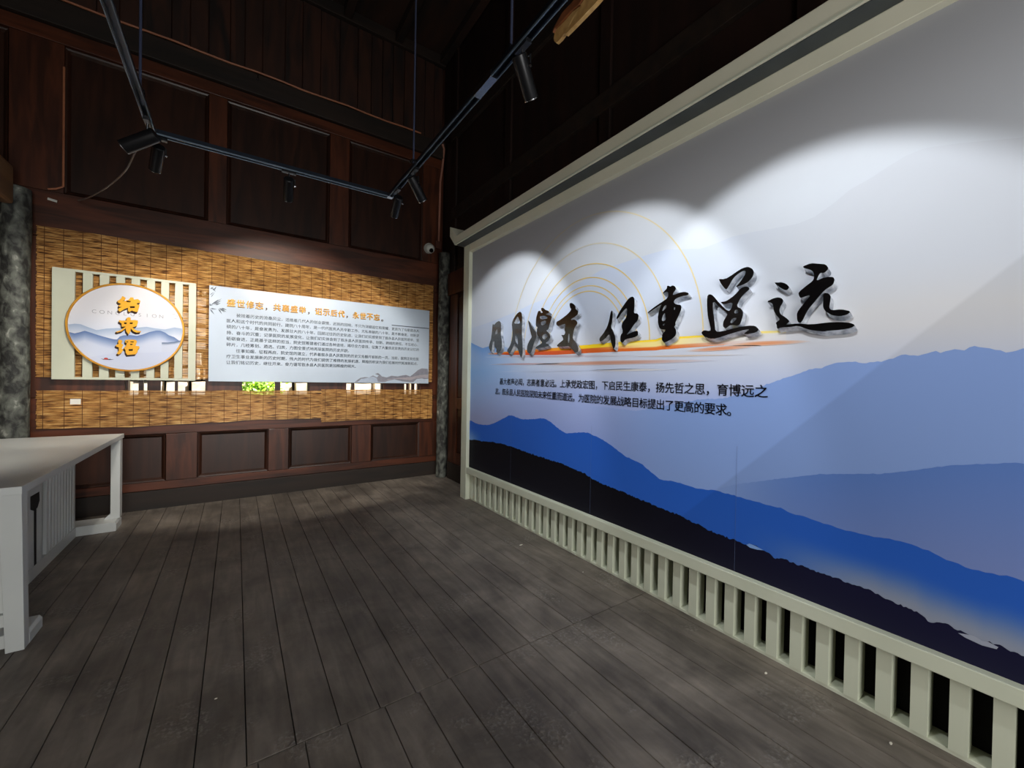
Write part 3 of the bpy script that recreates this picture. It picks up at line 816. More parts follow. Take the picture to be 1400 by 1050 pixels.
def jag(amp, seed, n=700):
    r = random.Random(seed); a = [r.uniform(-1, 1) for _ in range(n+2)]
    def f(u):
        x_ = (u+1)*110; i = int(x_) % n; k = x_-int(x_); return amp*(a[i]*(1-k)+a[i+1]*k)
    return f
j2 = jag(.005, 5)
def c2(u, v, t):
    lite = mixc((134, 162, 218), (156, 172, 220), sstep(.3, 1.6, 1-v+.4))
    fade = sstep(1.5, 2.5, u)
    return mixc(lite, bgcol(u, v), fade)
U2 = [Y0M+(2.6-Y0M)*i/260 for i in range(261)]
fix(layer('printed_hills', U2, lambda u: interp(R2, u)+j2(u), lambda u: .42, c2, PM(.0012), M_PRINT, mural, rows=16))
R3 = ridge((z5b, [(150, 545), (300, 510), (450, 490), (620, 471), (700, 470), (850, 470), (950, 460), (1060, 445), (1160, 435), (1270, 431), (1320, 428), (1400, 430)]), extra=[(-.8, .98)])
def c3(u, v, t):
    d = interp(R3, u)-v
    base = mixc((94, 128, 196), (124, 142, 198), d/.45)
    return mixc(base, c2(u, v, t), sstep(.75, 1.35, u))
U3 = [Y0M+(1.36-Y0M)*i/160 for i in range(161)]
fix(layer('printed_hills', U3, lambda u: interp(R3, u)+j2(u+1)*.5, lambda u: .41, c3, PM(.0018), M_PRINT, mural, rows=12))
R4 = ridge((z7a, [(300, 98), (360, 100), (400, 122), (430, 134), (470, 139), (520, 140), (580, 120), (640, 88), (690, 60), (720, 51), (760, 63), (800, 82), (830, 88), (880, 88), (930, 86), (1000, 79), (1030, 80), (1080, 108), (1150, 168), (1190, 198), (1230, 215), (1300, 210), (1396, 208)]),
           (z6b, [(505, 159), (530, 172), (560, 185), (600, 212), (650, 252), (720, 285), (760, 318), (800, 352), (860, 360), (900, 371), (950, 388), (1030, 398), (1100, 415), (1200, 445), (1300, 470), (1400, 503)]),
           (z5b, [(520, 625), (620, 655), (700, 680), (800, 705), (870, 717), (960, 735), (1040, 765), (1100, 795), (1200, 835), (1300, 855), (1350, 860), (1400, 882)]), extra=[(-.8, .30)])
R5 = ridge((z7a, [(305, 262), (330, 272), (400, 275), (450, 285), (560, 295), (660, 315), (780, 357), (830, 373), (900, 400), (1000, 430), (1100, 465), (1200, 495), (1300, 540), (1396, 580)]),
           (z6b, [(510, 345), (570, 375), (650, 405), (730, 440), (810, 475), (880, 500), (1000, 560), (1100, 600), (1160, 622)]),
           (z5b, [(370, 745), (410, 765), (445, 792), (480, 795), (560, 825), (700, 877), (820, 920), (900, 960), (1000, 1000)]),
           (z8, [(740, 245), (820, 275), (900, 315), (950, 345), (1020, 360), (1080, 385), (1160, 412), (1200, 440), (1230, 445), (1300, 470), (1400, 510)]), extra=[(-.8, .2)])
j4 = jag(.0035, 9); j5 = jag(.007, 11, 1500)
def c4(u, v, t):
    top = interp(R4, u); b5 = interp(R5, u); k = (top-v)/max(.03, top-b5)
    c = mixc((40, 94, 192), (46, 100, 200), k)
    c = mixc(c, (150, 158, 176), sstep(.35, 1.0, k)*sstep(1.15, .45, u) if u < 1.15 else 0)
    c = mixc(c, (120, 160, 214), sstep(.3, 1, k)*sstep(4.0, 4.35, u))
    return c
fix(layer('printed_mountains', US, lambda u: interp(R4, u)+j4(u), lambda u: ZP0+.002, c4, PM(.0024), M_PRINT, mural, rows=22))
US5 = [Y0M+(Y1M-Y0M)*i/620 for i in range(621)]
def c5(u, v, t):
    c = mixc((14, 13, 20), (22, 22, 52), (1-sstep(.4, 2.2, u)))
    return mixc(c, (40, 40, 56), (1-t)*.35)
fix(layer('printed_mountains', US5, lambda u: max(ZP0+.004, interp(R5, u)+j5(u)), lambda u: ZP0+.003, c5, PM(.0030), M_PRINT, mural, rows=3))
# pale gaps in the dark ridge
M_SKYF = mat('pale_blue_ink', (120, 158, 214), (128, 164, 218))
mp_('printed_gap', poly_mesh('printed_gap', [pxs([(338, 741), (350, 736), (372, 745), (405, 762), (380, 760), (352, 752)], z5b)], PM(.0036)), M_SKYF)
mp_('printed_gap', poly_mesh('printed_gap', [pxs([(1085, 402), (1160, 415), (1200, 440), (1230, 445), (1278, 470), (1270, 480), (1200, 462), (1120, 425)], z8)], PM(.0036)), mat('pale_grey_ink', (150, 156, 172), (154, 160, 176)))
# sun band: long glowing horizontal streak
def strip(name, pts_top, pts_bot, cols, off):
    A = ridge((None, pts_top)); B = ridge((None, pts_bot))
    u0, u1 = max(A[0][0], B[0][0]), min(A[-1][0], B[-1][0])
    us = [u0+(u1-u0)*i/80 for i in range(81)]
    fix(layer(name, us, lambda u: max(interp(A, u), interp(B, u)+.001), lambda u: interp(B, u), cols, PM(off), M_PRINT, mural, rows=8))
s4 = lambda x_, y_: (640+x_/5.385, 360+y_/5.385)
s5 = lambda x_, y_: (850+x_/4, 340+y_/4)
tp = [s4(150, 663), s4(400, 640), s4(650, 622), s4(850, 603), s4(1100, 580), s4(1390, 560), s5(200, 487), s5(400, 476), s5(560, 465), s5(760, 451), s5(900, 447)]
bt = [s4(150, 670), s4(400, 676), s4(650, 674), s4(850, 662), s4(1100, 650), s4(1390, 640), s5(200, 553), s5(400, 538), s5(560, 528), s5(760, 516), s5(900, 510)]
def cband(u, v, t):
    red = (206, 84, 44); org = (236, 130, 40); yel = (250, 214, 40); pale = bgcol(u, v)
    if t > .55: c = mixc(org, yel, sstep(3.0, 2.5, u) if False else sstep(0, 1, (3.0-u)/.7))
    else: c = mixc(red, org, sstep(0, 1, (3.0-u)/1.3)*.6)
    if t > .30 and t < .8: c = mixc(c, (248, 226, 150), sstep(0, 1, (2.35-u)/.6))
    if t > .93: c = mixc(c, yel, .5)
    c = mixc(c, pale, sstep(.0, 1, (1.75-u)/.7)*(.95 if (.12 < t < .85) else .35))
    return mixc(c, pale, max(sstep(3.55, 4.05, u), sstep(0, 1, (1.15-u)/.45)))
strip('printed_glow', tp, bt, cband, .0016)
for (p, q, hgt, c, a) in ((s4(500, 745), s5(520, 610), 9, (196, 122, 88), .8), (s4(130, 690), s4(1200, 680), 6, (150, 120, 140), .5), (s4(150, 745), s4(700, 738), 5, (180, 110, 100), .6),
                          (s5(60, 590), s5(680, 580), 3, (206, 160, 110), .5), (s5(350, 560), s5(760, 530), 7, (214, 110, 50), .75), (s5(560, 528), s5(1040, 506), 7, (214, 120, 60), .8), (s4(900, 790), s5(300, 660), 5, (226, 206, 176), .5), (s4(200, 800), s4(1400, 770), 5, (190, 200, 226), .6)):
    ya = onx(*p, XP); yb = onx(*q, XP)
    u0, u1 = yb.y, ya.y
    def zc(u): return yb.z+(ya.z-yb.z)*(u-u0)/(u1-u0)
    us = [u0+(u1-u0)*i/40 for i in range(41)]
    hw = lambda u: .0035*hgt*max(.02, math.sin(math.pi*(u-u0)/(u1-u0)))**.6*.5
    fix(layer('printed_streak', us, lambda u: zc(u)+hw(u), lambda u: zc(u)-hw(u), lambda u, v, t: mixc(bgcol(u, v), c, a*math.sin(math.pi*(u-u0)/(u1-u0))*(1-abs(2*t-1)*.5)), PM(.0021), M_PRINT, mural, rows=4))
# concentric golden arcs
for r, a in ((.44, .75), (.483, .75), (.548, .8), (.655, .75), (.81, .6), (1.04, .55)):
    vs = []; fs = []; cols = []
    n = 90
    for i in range(n+1):
        th = math.pi*i/n
        for rr in (r-.004, r+.004):
            u = 2.43+rr*math.cos(th); v = 1.74+rr*math.sin(th)
            vs.append((XP-.0022, u, v)); k = a*(.35+.65*abs(math.cos(th*1.0)) if r > .7 else 1)
            cols.append(lin(mixc(bgcol(u, v), (232, 196, 96), k)))
    for i in range(n): fs.append((2*i, 2*i+1, 2*i+3, 2*i+2))
    me = bpy.data.meshes.new('printed_arc'); me.from_pydata(vs, [], fs)
    ca = me.color_attributes.new('print', 'FLOAT_COLOR', 'POINT'); ca.data.foreach_set('color', [x_ for c in cols for x_ in c])
    fix(link('printed_arc', me, M_PRINT, mural))
# film joints
M_JOINT = mat('film_joint', (96, 112, 150), (100, 116, 154))
for y in (3.44, 2.305, 1.172, .04):
    mp_('film_joint', MB().box(XP-.0035, XP-.0031, y-.0004, y+.0004, ZP0+.004, 1.1), M_JOINT)
# printed sentence
TXT = ['器大者声必闳，志高者意必远。上承党政宏图，下启民生康泰，扬先哲之思，育博远之',
       '志，叙永县人民医院深知未来任重而道远，为医院的发展战略目标提出了更高的要求。']
for s, ya, yb, za, zb_ in ((TXT[0], 3.672, 1.018, 1.433, 1.412), (TXT[1], 3.758, 1.165, 1.326, 1.298)):
    n_ = len(s)
    for i_, ch in enumerate(s):
        me = bold_mesh(ch, .010, 3)
        k_ = i_/(n_-1); yc_ = ya-.034+(yb-ya+.068)*k_; zz_ = za+(zb_-za)*k_
        place_text(me, lambda c: Vector((XP-.0042, yc_-(c.x-.5)*.072, zz_+(c.y-.36)*.074)))
        mp_('printed_character', me, M_INK)

# raised brush-script characters (traced strokes)
XG = XP-.034
G1 = lambda x_, y_: (660+x_/11.67, 410+y_/11.67)
G2 = lambda x_, y_: (710+x_/11.667, 405+y_/11.667)
G3 = lambda x_, y_: (810+x_/10.5, 390+y_/10.5)
G4 = lambda x_, y_: (870+x_/10.5, 380+y_/10.5)
G5 = lambda x_, y_: (950+x_/8.75, 355+y_/8.75)
G6 = lambda x_, y_: (1040+x_/8.75, 350+y_/8.75)
GL = [
 [(G1, [[(165,380),(175,405),(215,360),(255,335),(285,350),(294,400),(288,560),(305,640),(308,750),(290,810),(265,830),(232,868),(228,835),(212,825),(222,790),(195,750),(180,700),(195,660),(180,640),(160,660),(155,720),(150,770),(135,840),(115,800),(97,765),(105,700),(130,630),(140,560),(150,480),(155,400)], [(230,460),(237,500),(232,545),(195,552),(205,500)]]),
  (G1, [[(590,185),(620,205),(632,300),(625,500),(632,700),(640,840),(630,890),(615,930),(590,880),(560,780),(510,680),(470,790),(430,865),(395,830),(390,795),(430,740),(460,660),(475,560),(472,470),(462,380),(490,300),(545,220)], [(560,255),(590,340),(590,378),(500,378),(510,350),(530,310)], [(520,560),(550,560),(558,640),(562,720),(530,680),(515,620)]])],
 [(G1, [[(722,322),(745,345),(775,400),(810,460),(855,520),(862,590),(830,650),(810,720),(775,840),(740,862),(710,830),(704,800),(712,720),(745,650),(785,590),(770,540),(745,440)]]),
  (G1, [[(930,130),(965,125),(1000,160),(1050,175),(1062,205),(1000,228),(1060,245),(1105,262),(1092,320),(1065,400),(1050,470),(1010,490),(1060,530),(1085,590),(1050,650),(1000,690),(1045,705),(1058,735),(960,758),(850,778),(840,755),(930,700),(950,680),(915,640),(895,590),(865,560),(862,470),(880,430),(845,420),(850,290),(868,230),(885,175),(920,175),(928,215),(960,200),(935,165)],
         [(905,262),(985,250),(1035,275),(1030,300),(925,312)], [(925,345),(1015,325),(1005,385),(935,410)], [(955,560),(1010,535),(1040,580),(990,640),(950,610)]])],
 [(G2, [[(800,110),(840,105),(880,135),(897,165),(900,205),(940,235),(935,290),(890,325),(830,360),(822,382),(885,368),(925,405),(928,440),(885,495),(862,580),(852,680),(900,730),(945,820),(942,885),(885,905),(850,850),(800,792),(700,802),(600,798),(605,775),(650,735),(705,695),(690,650),(665,615),(715,622),(735,575),(718,540),(738,440),(690,450),(620,482),(588,450),(592,405),(640,385),(700,340),(765,290),(832,215),(805,175)], [(782,600),(802,600),(798,740),(776,740)]])],
 [(G3, [[(280,355),(292,400),(288,500),(265,600),(300,660),(328,740),(332,860),(310,915),(290,890),(265,810),(250,690),(180,770),(110,815),(95,765),(150,700),(210,600),(240,500),(258,390)]]),
  (G3, [[(530,175),(580,160),(605,190),(605,300),(595,400),(640,402),(665,430),(655,500),(600,560),(540,650),(485,715),(530,690),(620,652),(652,655),(658,720),(600,750),(475,775),(440,820),(415,825),(400,790),(405,720),(440,665),(415,590),(430,530),(490,460),(500,320),(440,370),(358,490),(340,475),(380,390),(450,280)]])],
 [(G4, [[(440,115),(460,110),(490,125),(520,105),(560,125),(570,165),(530,215),(525,250),(620,210),(700,198),(755,220),(740,248),(650,262),(560,300),(535,350),(570,380),(640,385),(650,440),(610,540),(560,640),(565,680),(540,700),(575,750),(570,820),(520,870),(420,925),(395,930),(365,880),(370,810),(430,740),(360,740),(330,720),(310,640),(310,540),(340,420),(370,370),(180,500),(155,500),(240,430),(360,350),(455,285),(460,190),(370,225),(400,190),(440,150)],
         [(430,385),(435,420),(385,475),(370,470),(400,405)], [(412,500),(425,600),(380,625),(362,600),(385,530)], [(420,655),(385,690),(383,662)], [(540,420),(562,425),(545,470)]])],
 [(G5, [[(285,230),(360,235),(450,180),(540,115),(600,92),(640,85),(690,110),(708,155),(690,210),(640,265),(580,300),(480,332),(540,270),(600,180),(612,140),(590,130),(530,160),(460,220),(400,330),(375,360),(320,300),(300,260)]]),
  (G5, [[(600,320),(640,325),(655,355),(600,400),(540,470),(500,560),(560,590),(582,640),(550,760),(520,790),(430,780),(400,800),(370,825),(335,800),(340,740),(385,665),(390,645),(300,570),(218,490),(215,600),(238,760),(245,860),(330,858),(500,812),(640,788),(720,790),(765,830),(745,865),(640,895),(580,885),(665,828),(550,850),(400,895),(250,945),(170,945),(100,910),(75,870),(110,842),(180,855),(190,820),(150,660),(143,440),(175,410),(220,430),(300,530),(400,622),(440,580),(455,510),(340,537),(308,505),(370,500),(470,430),(550,340)],
         [(482,600),(515,600),(522,640),(470,645)], [(450,700),(510,695),(445,765),(422,750)]])],
 [(G6, [[(165,318),(210,315),(250,312),(310,335),(342,370),(330,400),(290,412),(230,375),(185,345)]]),
  (G6, [[(70,548),(150,505),(215,492),(260,510),(272,545),(240,600),(222,650),(240,700),(290,728),(345,775),(330,800),(300,822),(440,805),(600,820),(800,795),(950,788),(1080,800),(1132,828),(1080,862),(950,885),(800,895),(760,905),(650,895),(560,878),(450,835),(350,850),(250,855),(195,872),(190,820),(178,800),(235,755),(190,715),(155,650),(150,590),(130,560)]]),
  (G6, [[(500,125),(600,85),(700,92),(780,100),(815,150),(760,205),(715,200),(690,240),(665,298),(740,262),(800,250),(870,250),(885,290),(865,345),(790,390),(745,430),(660,530),(560,650),(490,800),(440,790),(430,700),(450,650),(530,550),(605,460),(480,505),(460,480),(450,435),(540,360),(620,300),(640,260),(635,205),(610,170),(520,145)]]),
  (G6, [[(750,440),(810,445),(840,480),(830,560),(820,620),(850,650),(960,635),(1080,660),(1040,700),(950,722),(860,712),(790,675),(745,620),(748,520)]])],
]
def smooth_loop(lp, it=1):
    for _ in range(it):
        o = []
        for i in range(len(lp)):
            a, b_ = lp[i], lp[(i+1) % len(lp)]
            o += [(a[0]*.78+b_[0]*.22, a[1]*.78+b_[1]*.22), (a[0]*.22+b_[0]*.78, a[1]*.22+b_[1]*.78)]
        lp = o
    return lp
for glyph in GL:
    root = None
    me_all = []
    for f, loops in glyph:
        L3 = []
        for lp in loops:
            q = [onx(*f(*p), XG) for p in smooth_loop(lp)]
            L3.append([(v.y, v.z) for v in q])
        me = poly_mesh('brush_character', L3, lambda u, v: (XG, u, v), lambda u, v: (XG+.030, u-.003, v-.020), [M_GLOSS, M_CHROME])
        me_all.append(me)
    bm = bmesh.new()
    for me in me_all: bm.from_mesh(me)
    me = bpy.data.meshes.new('brush_character'); bm.to_mesh(me); bm.free()
    me.materials.append(M_GLOSS); me.materials.append(M_CHROME)
    # stand-off pins reach the film
    mp_('brush_character', me, None)

# ------------------------------------------------------------------ display table
table = empty('display_table', (-1.35, 4.2, 0), label='grey-white display table with angular trestle legs at the left of the room', cat='table')
def tp_(name, src, mt=M_WHITE, **kw):
    o = src.obj(name, mt, table, **kw) if isinstance(src, MB) else link(name, src, mt, table, **kw)
    o.location = (1.35, -4.2, 0); return o
TX0, TX1, TY0, TY1 = -1.88, -.892, 3.085, 5.345
tp_('tabletop', MB().box(TX0, TX1, TY0, TY1, .828, .868), bevel=.002)
def leg(x0, x1, y0, y1, za=.0005):
    return MB().box(x0, x1, y0, y1, za, .8275)
tp_('leg', MB().loft([(-.968, 3.155, 0), (-.901, 3.155, 0), (-.901, 3.215, 0), (-.968, 3.215, 0)], [(-.975, 3.09, .8275), (-.895, 3.09, .8275), (-.895, 3.16, .8275), (-.975, 3.16, .8275)]), bevel=.002)
tp_('leg', MB().box(-.962, -.897, 5.225, 5.315, .085, .8275), bevel=.002)
tp_('leg', MB().box(-1.86, -1.79, 3.12, 3.2, .07, .8275), bevel=.002)
tp_('leg', MB().box(-1.86, -1.79, 5.225, 5.315, .085, .8275), bevel=.002)
# feet: low sledge beams with chamfered ends
def foot(y0, y1, h_, xr):
    pr = [(-1.86, 0), (xr, 0), (xr, h_*.75), (xr-.012, h_), (-1.86, h_)]
    return MB().loft([(a, y0, b_) for a, b_ in pr], [(a, y1, b_) for a, b_ in pr])
tp_('foot', foot(3.217, 3.394, .07, -.9), bevel=.002)
tp_('foot', foot(5.10, 5.317, .084, -.9), bevel=.002)
tp_('gusset', MB().loft([(-1.01, 5.23, .0845), (-.9625, 5.23, .0845), (-.9625, 5.23, .135)], [(-1.01, 5.31, .0845), (-.9625, 5.31, .0845), (-.9625, 5.31, .135)]))
tp_('plinth', MB().box(-1.24, -1.157, 3.396, 5.098, 0, .09), bevel=.002)
tp_('side_panel', MB().box(-1.21, -1.18, 4.42, 5.095, .0905, .8275))
tp_('gap_backing', MB().box(-1.21, -1.20, 4.03, 4.418, .0905, .8275), M_DARK)
for i in range(10):                       # reeded slats
    ya = 4.425+i*.067
    tp_('slat', MB().box(-1.1795, -1.157, ya, ya+.050, .0905, .8275), bevel=.006)
# flat board with a keyhole slot
def board_slot():
    P_ = lambda u, v: (-1.165, u, v)
    outer = [(3.55, .0905), (4.335, .0905), (4.335, .8275), (3.55, .8275)]
    return [outer]
tp_('side_panel', MB().box(-1.19, -1.16, 3.55, 4.10, .0905, .8275), bevel=.002)
tp_('side_panel', MB().box(-1.19, -1.16, 4.102, 4.35, .0905, .8275), bevel=.002)
for kpts in ([(42, 679), (54, 672), (54.5, 684), (51.5, 694), (47, 698.5), (42, 697)], [(46.8, 697), (50, 696), (50, 772), (47, 776)]):
    q = [onx(px, py, -1.158) for px, py in kpts]
    tp_('keyhole_slot', MB().loft([(-1.1585, v.y, v.z) for v in q], [(-1.1595, v.y, v.z) for v in q]), M_DARK)
tp_('apron', MB().box(-1.785, -.98, 3.19, 3.215, .2, .8275))
for i in range(9):
    xa = -1.78+i*.088
    tp_('slat', MB().box(xa, xa+.07, 3.176, 3.1895, .2, .8275), bevel=.004)
tp_('rail', MB().box(-1.785, -.97, 3.165, 3.216, .135, .198), bevel=.002)
tp_('side_panel', MB().box(-1.86, -1.83, 3.40, 5.09, .0905, .8275))

# ------------------------------------------------------------------ light track
ZT = 3.05
TLx, TRx, TBy, TFy = -.478, 1.115, 3.62, -1.6
track = empty('light_track', ((TLx+TRx)/2, TBy, ZT), label='black suspended lighting track forming a rectangle under the dark roof', cat='lighting track')
TO = track.location.copy()
def kp(name, src, mt=M_TRACK, **kw):
    o = src.obj(name, mt, track, **kw); o.location = -TO; return o
M_ROD = mat('blue_black_rod', (54, 60, 80), (60, 66, 88), .4)
def rail_y(x, y0, y1):
    mb = MB(); w2 = .018
    mb.box(x-w2, x-w2+.006, y0, y1, ZT, ZT+.034); mb.box(x+w2-.006, x+w2, y0, y1, ZT, ZT+.034)
    mb.box(x-w2+.006, x+w2-.006, y0, y1, ZT+.024, ZT+.034)
    return mb
M_SHEEN = mat('track_edge_sheen', (96, 112, 126), (112, 128, 142), .35, metal=.3)  # reflection along the track edges, put into the colour of lighter strips
def sheen_strips(x, y0, y1):
    for q in (-1, 1):
        kp('edge_sheen_strip', MB().box(x+q*.0185-.0022, x+q*.0185+.0022, y0, y1, ZT-.004, ZT+.006), M_SHEEN)
sheen_strips(TLx, TFy, TBy-.024); sheen_strips(TRx, TFy, 1.858); sheen_strips(TRx, 2.052, TBy-.024)
for q in (-1, 1): kp('edge_sheen_strip', MB().box(TLx+.024, TRx-.024, TBy+q*.0185-.0022, TBy+q*.0185+.0022, ZT-.004, ZT+.006), M_SHEEN)
kp('rail', rail_y(TLx, TFy, TBy-.02)); kp('rail', rail_y(TRx, TFy, 2.03)); kp('rail', rail_y(TRx, 2.04, TBy-.02))
mb = MB(); w2 = .018
mb.box(TLx+.02, TRx-.02, TBy-w2, TBy-w2+.006, ZT, ZT+.034); mb.box(TLx+.02, TRx-.02, TBy+w2-.006, TBy+w2, ZT, ZT+.034); mb.box(TLx+.02, TRx-.02, TBy-w2+.006, TBy+w2-.006, ZT+.024, ZT+.034)
kp('rail', mb)
kp('corner_joint', MB().box(TLx-.024, TLx+.022, TBy-.022, TBy+.024, ZT-.001, ZT+.037), M_STEEL); kp('corner_joint', MB().box(TRx-.022, TRx+.024, TBy-.022, TBy+.024, ZT-.001, ZT+.037), M_STEEL)
kp('straight_joint', MB().box(TRx-.023, TRx+.023, 1.86, 2.05, ZT-.002, ZT+.036), M_STEEL, bevel=.002)
for (x, y) in ((TRx-.02, 2.99), (TRx, 1.70), (TLx, 3.2), (TLx, 1.2), (TRx, -.4)):
    kp('hanging_rod', MB().tube([(x, y, ZT+.03), (x, y, ZC)], .007, 8), M_ROD, smooth=True)
    kp('rod_clip', MB().box(x-.021, x+.021, y-.02, y+.02, ZT+.0345, ZT+.05), M_BLACKM)

def spotlight(base, direc, label, watts, size, blend=.25, col=(1, .97, .93), rot_drop=.055, LN=.185, R_=.036):
    """track head: adapter on rail at base, stem, yoke, can, rim, lens, lamp"""
    base = Vector(base); d = Vector(direc).normalized()
    root = empty('track_spotlight', base, label=label, cat='spotlight')
    def part(name, mb, mt, smooth=True, **kw):
        o = mb.obj(name, mt, root, smooth=smooth, **kw); return o
    part('adapter', MB().box(-.016, .016, -.05, .05, -.022, -.001) if abs(base.y-TBy) > .05 else MB().box(-.05, .05, -.016, .016, -.022, -.001), M_BLACKM, False, bevel=.002)
    piv = Vector((0, 0, -.022-rot_drop))
    part('stem', MB().tube([(0, 0, -.022), piv+Vector((0, 0, .012))], .006, 10), M_STEEL)
    a = piv - d*LN*.28; b_ = piv+d*LN*.72
    off = Vector((0, 0, -R_*.9)) if abs(d.z) < .75 else Vector((0, 0, -.01))
    a += off; b_ += off
    seg = 28
    can = MB()
    can.tube([a, a+d*.004, a+d*(LN-.004), b_], [R_-.004, R_, R_, R_-.001], seg, cap=False)
    can.f.append(tuple(reversed(range(seg))))
    # inner wall
    n0 = len(can.v); can.tube([b_, b_-d*.022], [R_-.003, R_-.008], seg, cap=False)
    part('can', can, M_BLACKM)
    part('rim', MB().tube([b_-d*.003, b_+d*.0015], R_+.0008, seg, cap=False), M_STEEL)
    part('lens', MB().tube([b_-d*.020, b_-d*.016], R_-.008, seg), M_LENS)
    side = d.cross(Vector((0, 0, 1))); side = side.normalized() if side.length > .05 else Vector((1, 0, 0))
    mid = (a*.7+b_*.3)
    part('yoke', MB().tube([piv+Vector((0, 0, .012)), piv+Vector((0, 0, .012))+side*(R_+.006), mid+side*(R_+.006)], .0045, 8), M_BLACKM)
    part('knob', MB().tube([mid+side*(R_+.001), mid+side*(R_+.014)], .008, 12), M_STEEL)
    ld = bpy.data.lights.new('lamp', 'SPOT'); ld.energy = watts; ld.spot_size = math.radians(size); ld.spot_blend = blend
    ld.color = col; ld.shadow_soft_size = .012
    lo = bpy.data.objects.new('lamp', ld); COL.objects.link(lo); lo.parent = root
    lo.location = b_+d*.006; lo.rotation_euler = d.to_track_quat('-Z', 'Y').to_euler()
    return root
COOL = (.95, .98, 1.0); WARM = (1, .93, .84)
# towards the mural
spotlight((TRx, 3.02, ZT), (.66, .28, -.74), 'black spotlight near the far corner of the track, angled at the start of the mural', 62, 86, .3, COOL)
spotlight((TRx, 1.60, ZT), (.66, .30, -.76), 'black spotlight on the right track rail, nearest in view and aimed at the mural', 52, 87, .27, COOL)
spotlight((TRx, .74, ZT), (.64, .10, -.79), 'black spotlight on the right track rail, above the near end of the mural', 60, 84, .3, COOL)
# towards the back wall
spotlight((TRx, 3.42, ZT), (.08, .82, -.56), 'black spotlight hanging at the track corner, turned down to the text board', 95, 72, .7, WARM)
spotlight((.325, TBy, ZT), (.06, .83, -.55), 'black spotlight in the middle of the rear track rail', 140, 84, .25, WARM)
spotlight((-.452, TBy+.02, ZT), (-.20, .80, -.57), 'black spotlight hanging at the left track corner, turned down to the round sign', 105, 74, .7, WARM)
spotlight((TLx, 3.44, ZT), (-.815, .31, -.52), 'black spotlight on the left track rail, tilted to the left with its lit face showing', 110, 104, .6, WARM, LN=.2, R_=.042)

# ------------------------------------------------------------------ small things
cm = empty('dome_camera', (2.36, D-.002, 3.36), label='white dome security camera on the back wall above the corner column', cat='camera')
MB().tube([(0, 0, .03), (0, -.035, .03)], [.078, .074], 24).obj('mount', M_CAMW, cm, smooth=True)
mb = MB(); pr = []
for i in range(9):
    t = i/8*math.pi/2; pr.append((.072*math.cos(t), .072*math.sin(t)*1.1))
mb.tube([(0, -.035-h_, .022-h_*.35) for r, h_ in pr], [max(r, .002) for r, h_ in pr], 24)
mb.obj('shell', M_CAMW, cm, smooth=True)
MB().tube([(0, -.085, -.012), (0, -.118, -.03)], [.036, .026], 20).obj('lens', M_CAMB, cm, smooth=True)

pip = empty('conduit', (2.50, D, 3.47), label='thin brown conduit running down to a small box above the corner camera', cat='conduit')
MB().tube([(.03, -.06, 1.50), (.06, -.05, 1.44), (.055, -.03, 1.25), (.02, -.02, .95), (.01, -.02, .05)], .016, 10).obj('pipe', mat('brown_pipe', (150, 102, 84), (164, 114, 96), .5), pip, smooth=True)
MB().box(-.045, .045, -.04, -.001, -.06, .05).obj('box', mat('brown_box', (92, 56, 44), (100, 62, 50), .5), pip, bevel=.004)
cb = empty('cable', (.4, D-.06, 5.01), label='copper-coloured cable along the top of the dark beam on the back wall', cat='cable')
MB().tube([(XL-.35+.02+i*.253, 0+.004*math.sin(i*2), .006*math.sin(i*1.7)) for i in range(17)], .011, 8).obj('cable', M_COPPER, cb, smooth=True)
MB().tube([(-.22, 0, 0), (-.22, -.01, -.07), (-.225, -.015, -.09)], [.006, .006, .014], 8).obj('clip', M_STEEL, cb, smooth=True)
MB().tube([(-1.405, D-.012, 4.40), (-1.405, D-.012, 3.25), (-1.45, D-.03, 3.21), (-1.50, D-.04, 3.19)], .009, 8).obj('wire', M_COPPER, smooth=True, label='straight copper-coloured wire with a bent foot, high on the left of the back wall', cat='wire')
p0 = ony(186, 206, 3.9); p1 = ony(170, 235, 4.4); p2 = ony(140, 260, 5.0); p3 = ony(107, 274, 5.66)
def cr_(a, b_, c, d, t):
    return .5*((2*b_)+(-a+c)*t+(2*a-5*b_+4*c-d)*t*t+(-a+3*b_-3*c+d)*t**3)
pl = []
P4 = [Vector((TLx, 3.52, ZT-.03)), p0, p1, p2, p3, p3+Vector((-.2, .07, 0))]
for i in range(3 if False else len(P4)-3):
    for k in range(8): pl.append(cr_(P4[i], P4[i+1], P4[i+2], P4[i+3], k/8))
pl = [P4[0]]+pl+[p3]
MB().tube(pl, .006, 8).obj('wire', mat('grey_wire', (110, 98, 92), (122, 110, 102), .6), smooth=True, label='loose grey wire hanging in a curve from the left corner of the track', cat='wire')
MB().tube([(-1.44, D-.03, 3.09), (-1.50, D-.04, 3.10)], .012, 8).obj('hook', M_CAMW, smooth=True, label='tiny white hook on the dark rail above the left reed blind', cat='hook')

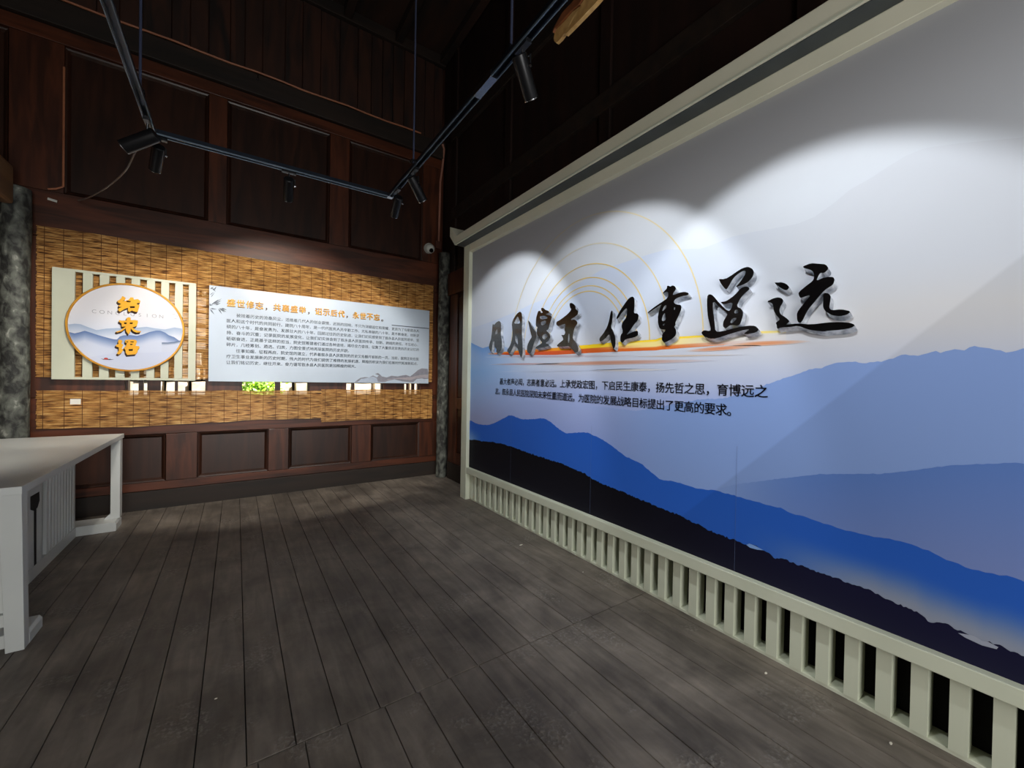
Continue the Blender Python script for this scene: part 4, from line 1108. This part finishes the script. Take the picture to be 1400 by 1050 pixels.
# bent split bamboo piece hanging near the roof
XH = 1.6
hz = lambda x_, y_: (740+x_/13.12, y_/13.12)
hb = empty('bamboo_scoop', tuple(onx(800, 0, XH)), label='tan split-bamboo piece hanging above the right track rail at the top', cat='bamboo piece')
ho = hb.location.copy()
def hp(name, pts, mt, dx0, dx1):
    q = [onx(*hz(*p), XH) for p in pts]
    me = poly_mesh(name, [[(v.y, v.z) for v in q]], lambda u, v: (XH+dx0, u, v), lambda u, v: (XH+dx1, u, v), [mt])
    o = link(name, me, None, hb); o.location = -ho
hp('board', [(1300, -330), (1040, 0), (990, 60), (700, 365), (440, 630), (480, 550), (600, 340), (722, 130), (718, 100), (780, 0), (1000, -330)], M_BAMB, -.006, .02)
hp('scoop', [(268, 530), (400, 400), (560, 215), (700, 105), (722, 110), (640, 200), (560, 320), (440, 560), (340, 700), (265, 770), (232, 740), (222, 690), (235, 610)], M_BAMB, .0, .022)
hp('skin', [(950, -330), (760, 0), (700, 95), (560, 205), (400, 390), (268, 522), (235, 600), (228, 560), (290, 440), (400, 250), (520, 120), (640, -10), (800, -330)], M_BAMB2, -.012, .012)
MB().tube([(XH, ho.y+.1, ZC), (XH, ho.y+.1, ho.z+.1)], .003, 6).obj('cord', M_CORD, hb).location = -ho

# little light-coloured crumbs on the boards
M_CR = mat('paper_scrap', (222, 216, 200), (230, 224, 208))
for (px, py, s, lb) in ((1047, 920, .011, 'small white paper scrap on the floor near the mural base, in the foreground'), (1218, 1016, .012, 'torn white scrap on the floor, nearest the bottom right corner'),
                    (712, 745, .022, 'thin pale splinter on the floor beside the far mural slats'), (295, 955, .006, 'tiny white crumb on the open floorboards'),
                    (797, 782, .006, 'tiny pale crumb on the floor beside the middle of the mural base')):
    d = ray(px, py); p = Vector((0, 0, H))+d*(-(H-.002)/d.z)
    n = 6; pts = [(p.x+s*random.uniform(.6, 1)*math.cos(2*math.pi*k/n), p.y+s*random.uniform(.25, .6)*math.sin(2*math.pi*k/n)) for k in range(n)]
    MB().loft([(a, b_, .0005) for a, b_ in pts], [(a, b_, .003) for a, b_ in pts]).obj('paper_scrap', M_CR, label=lb, cat='scrap')
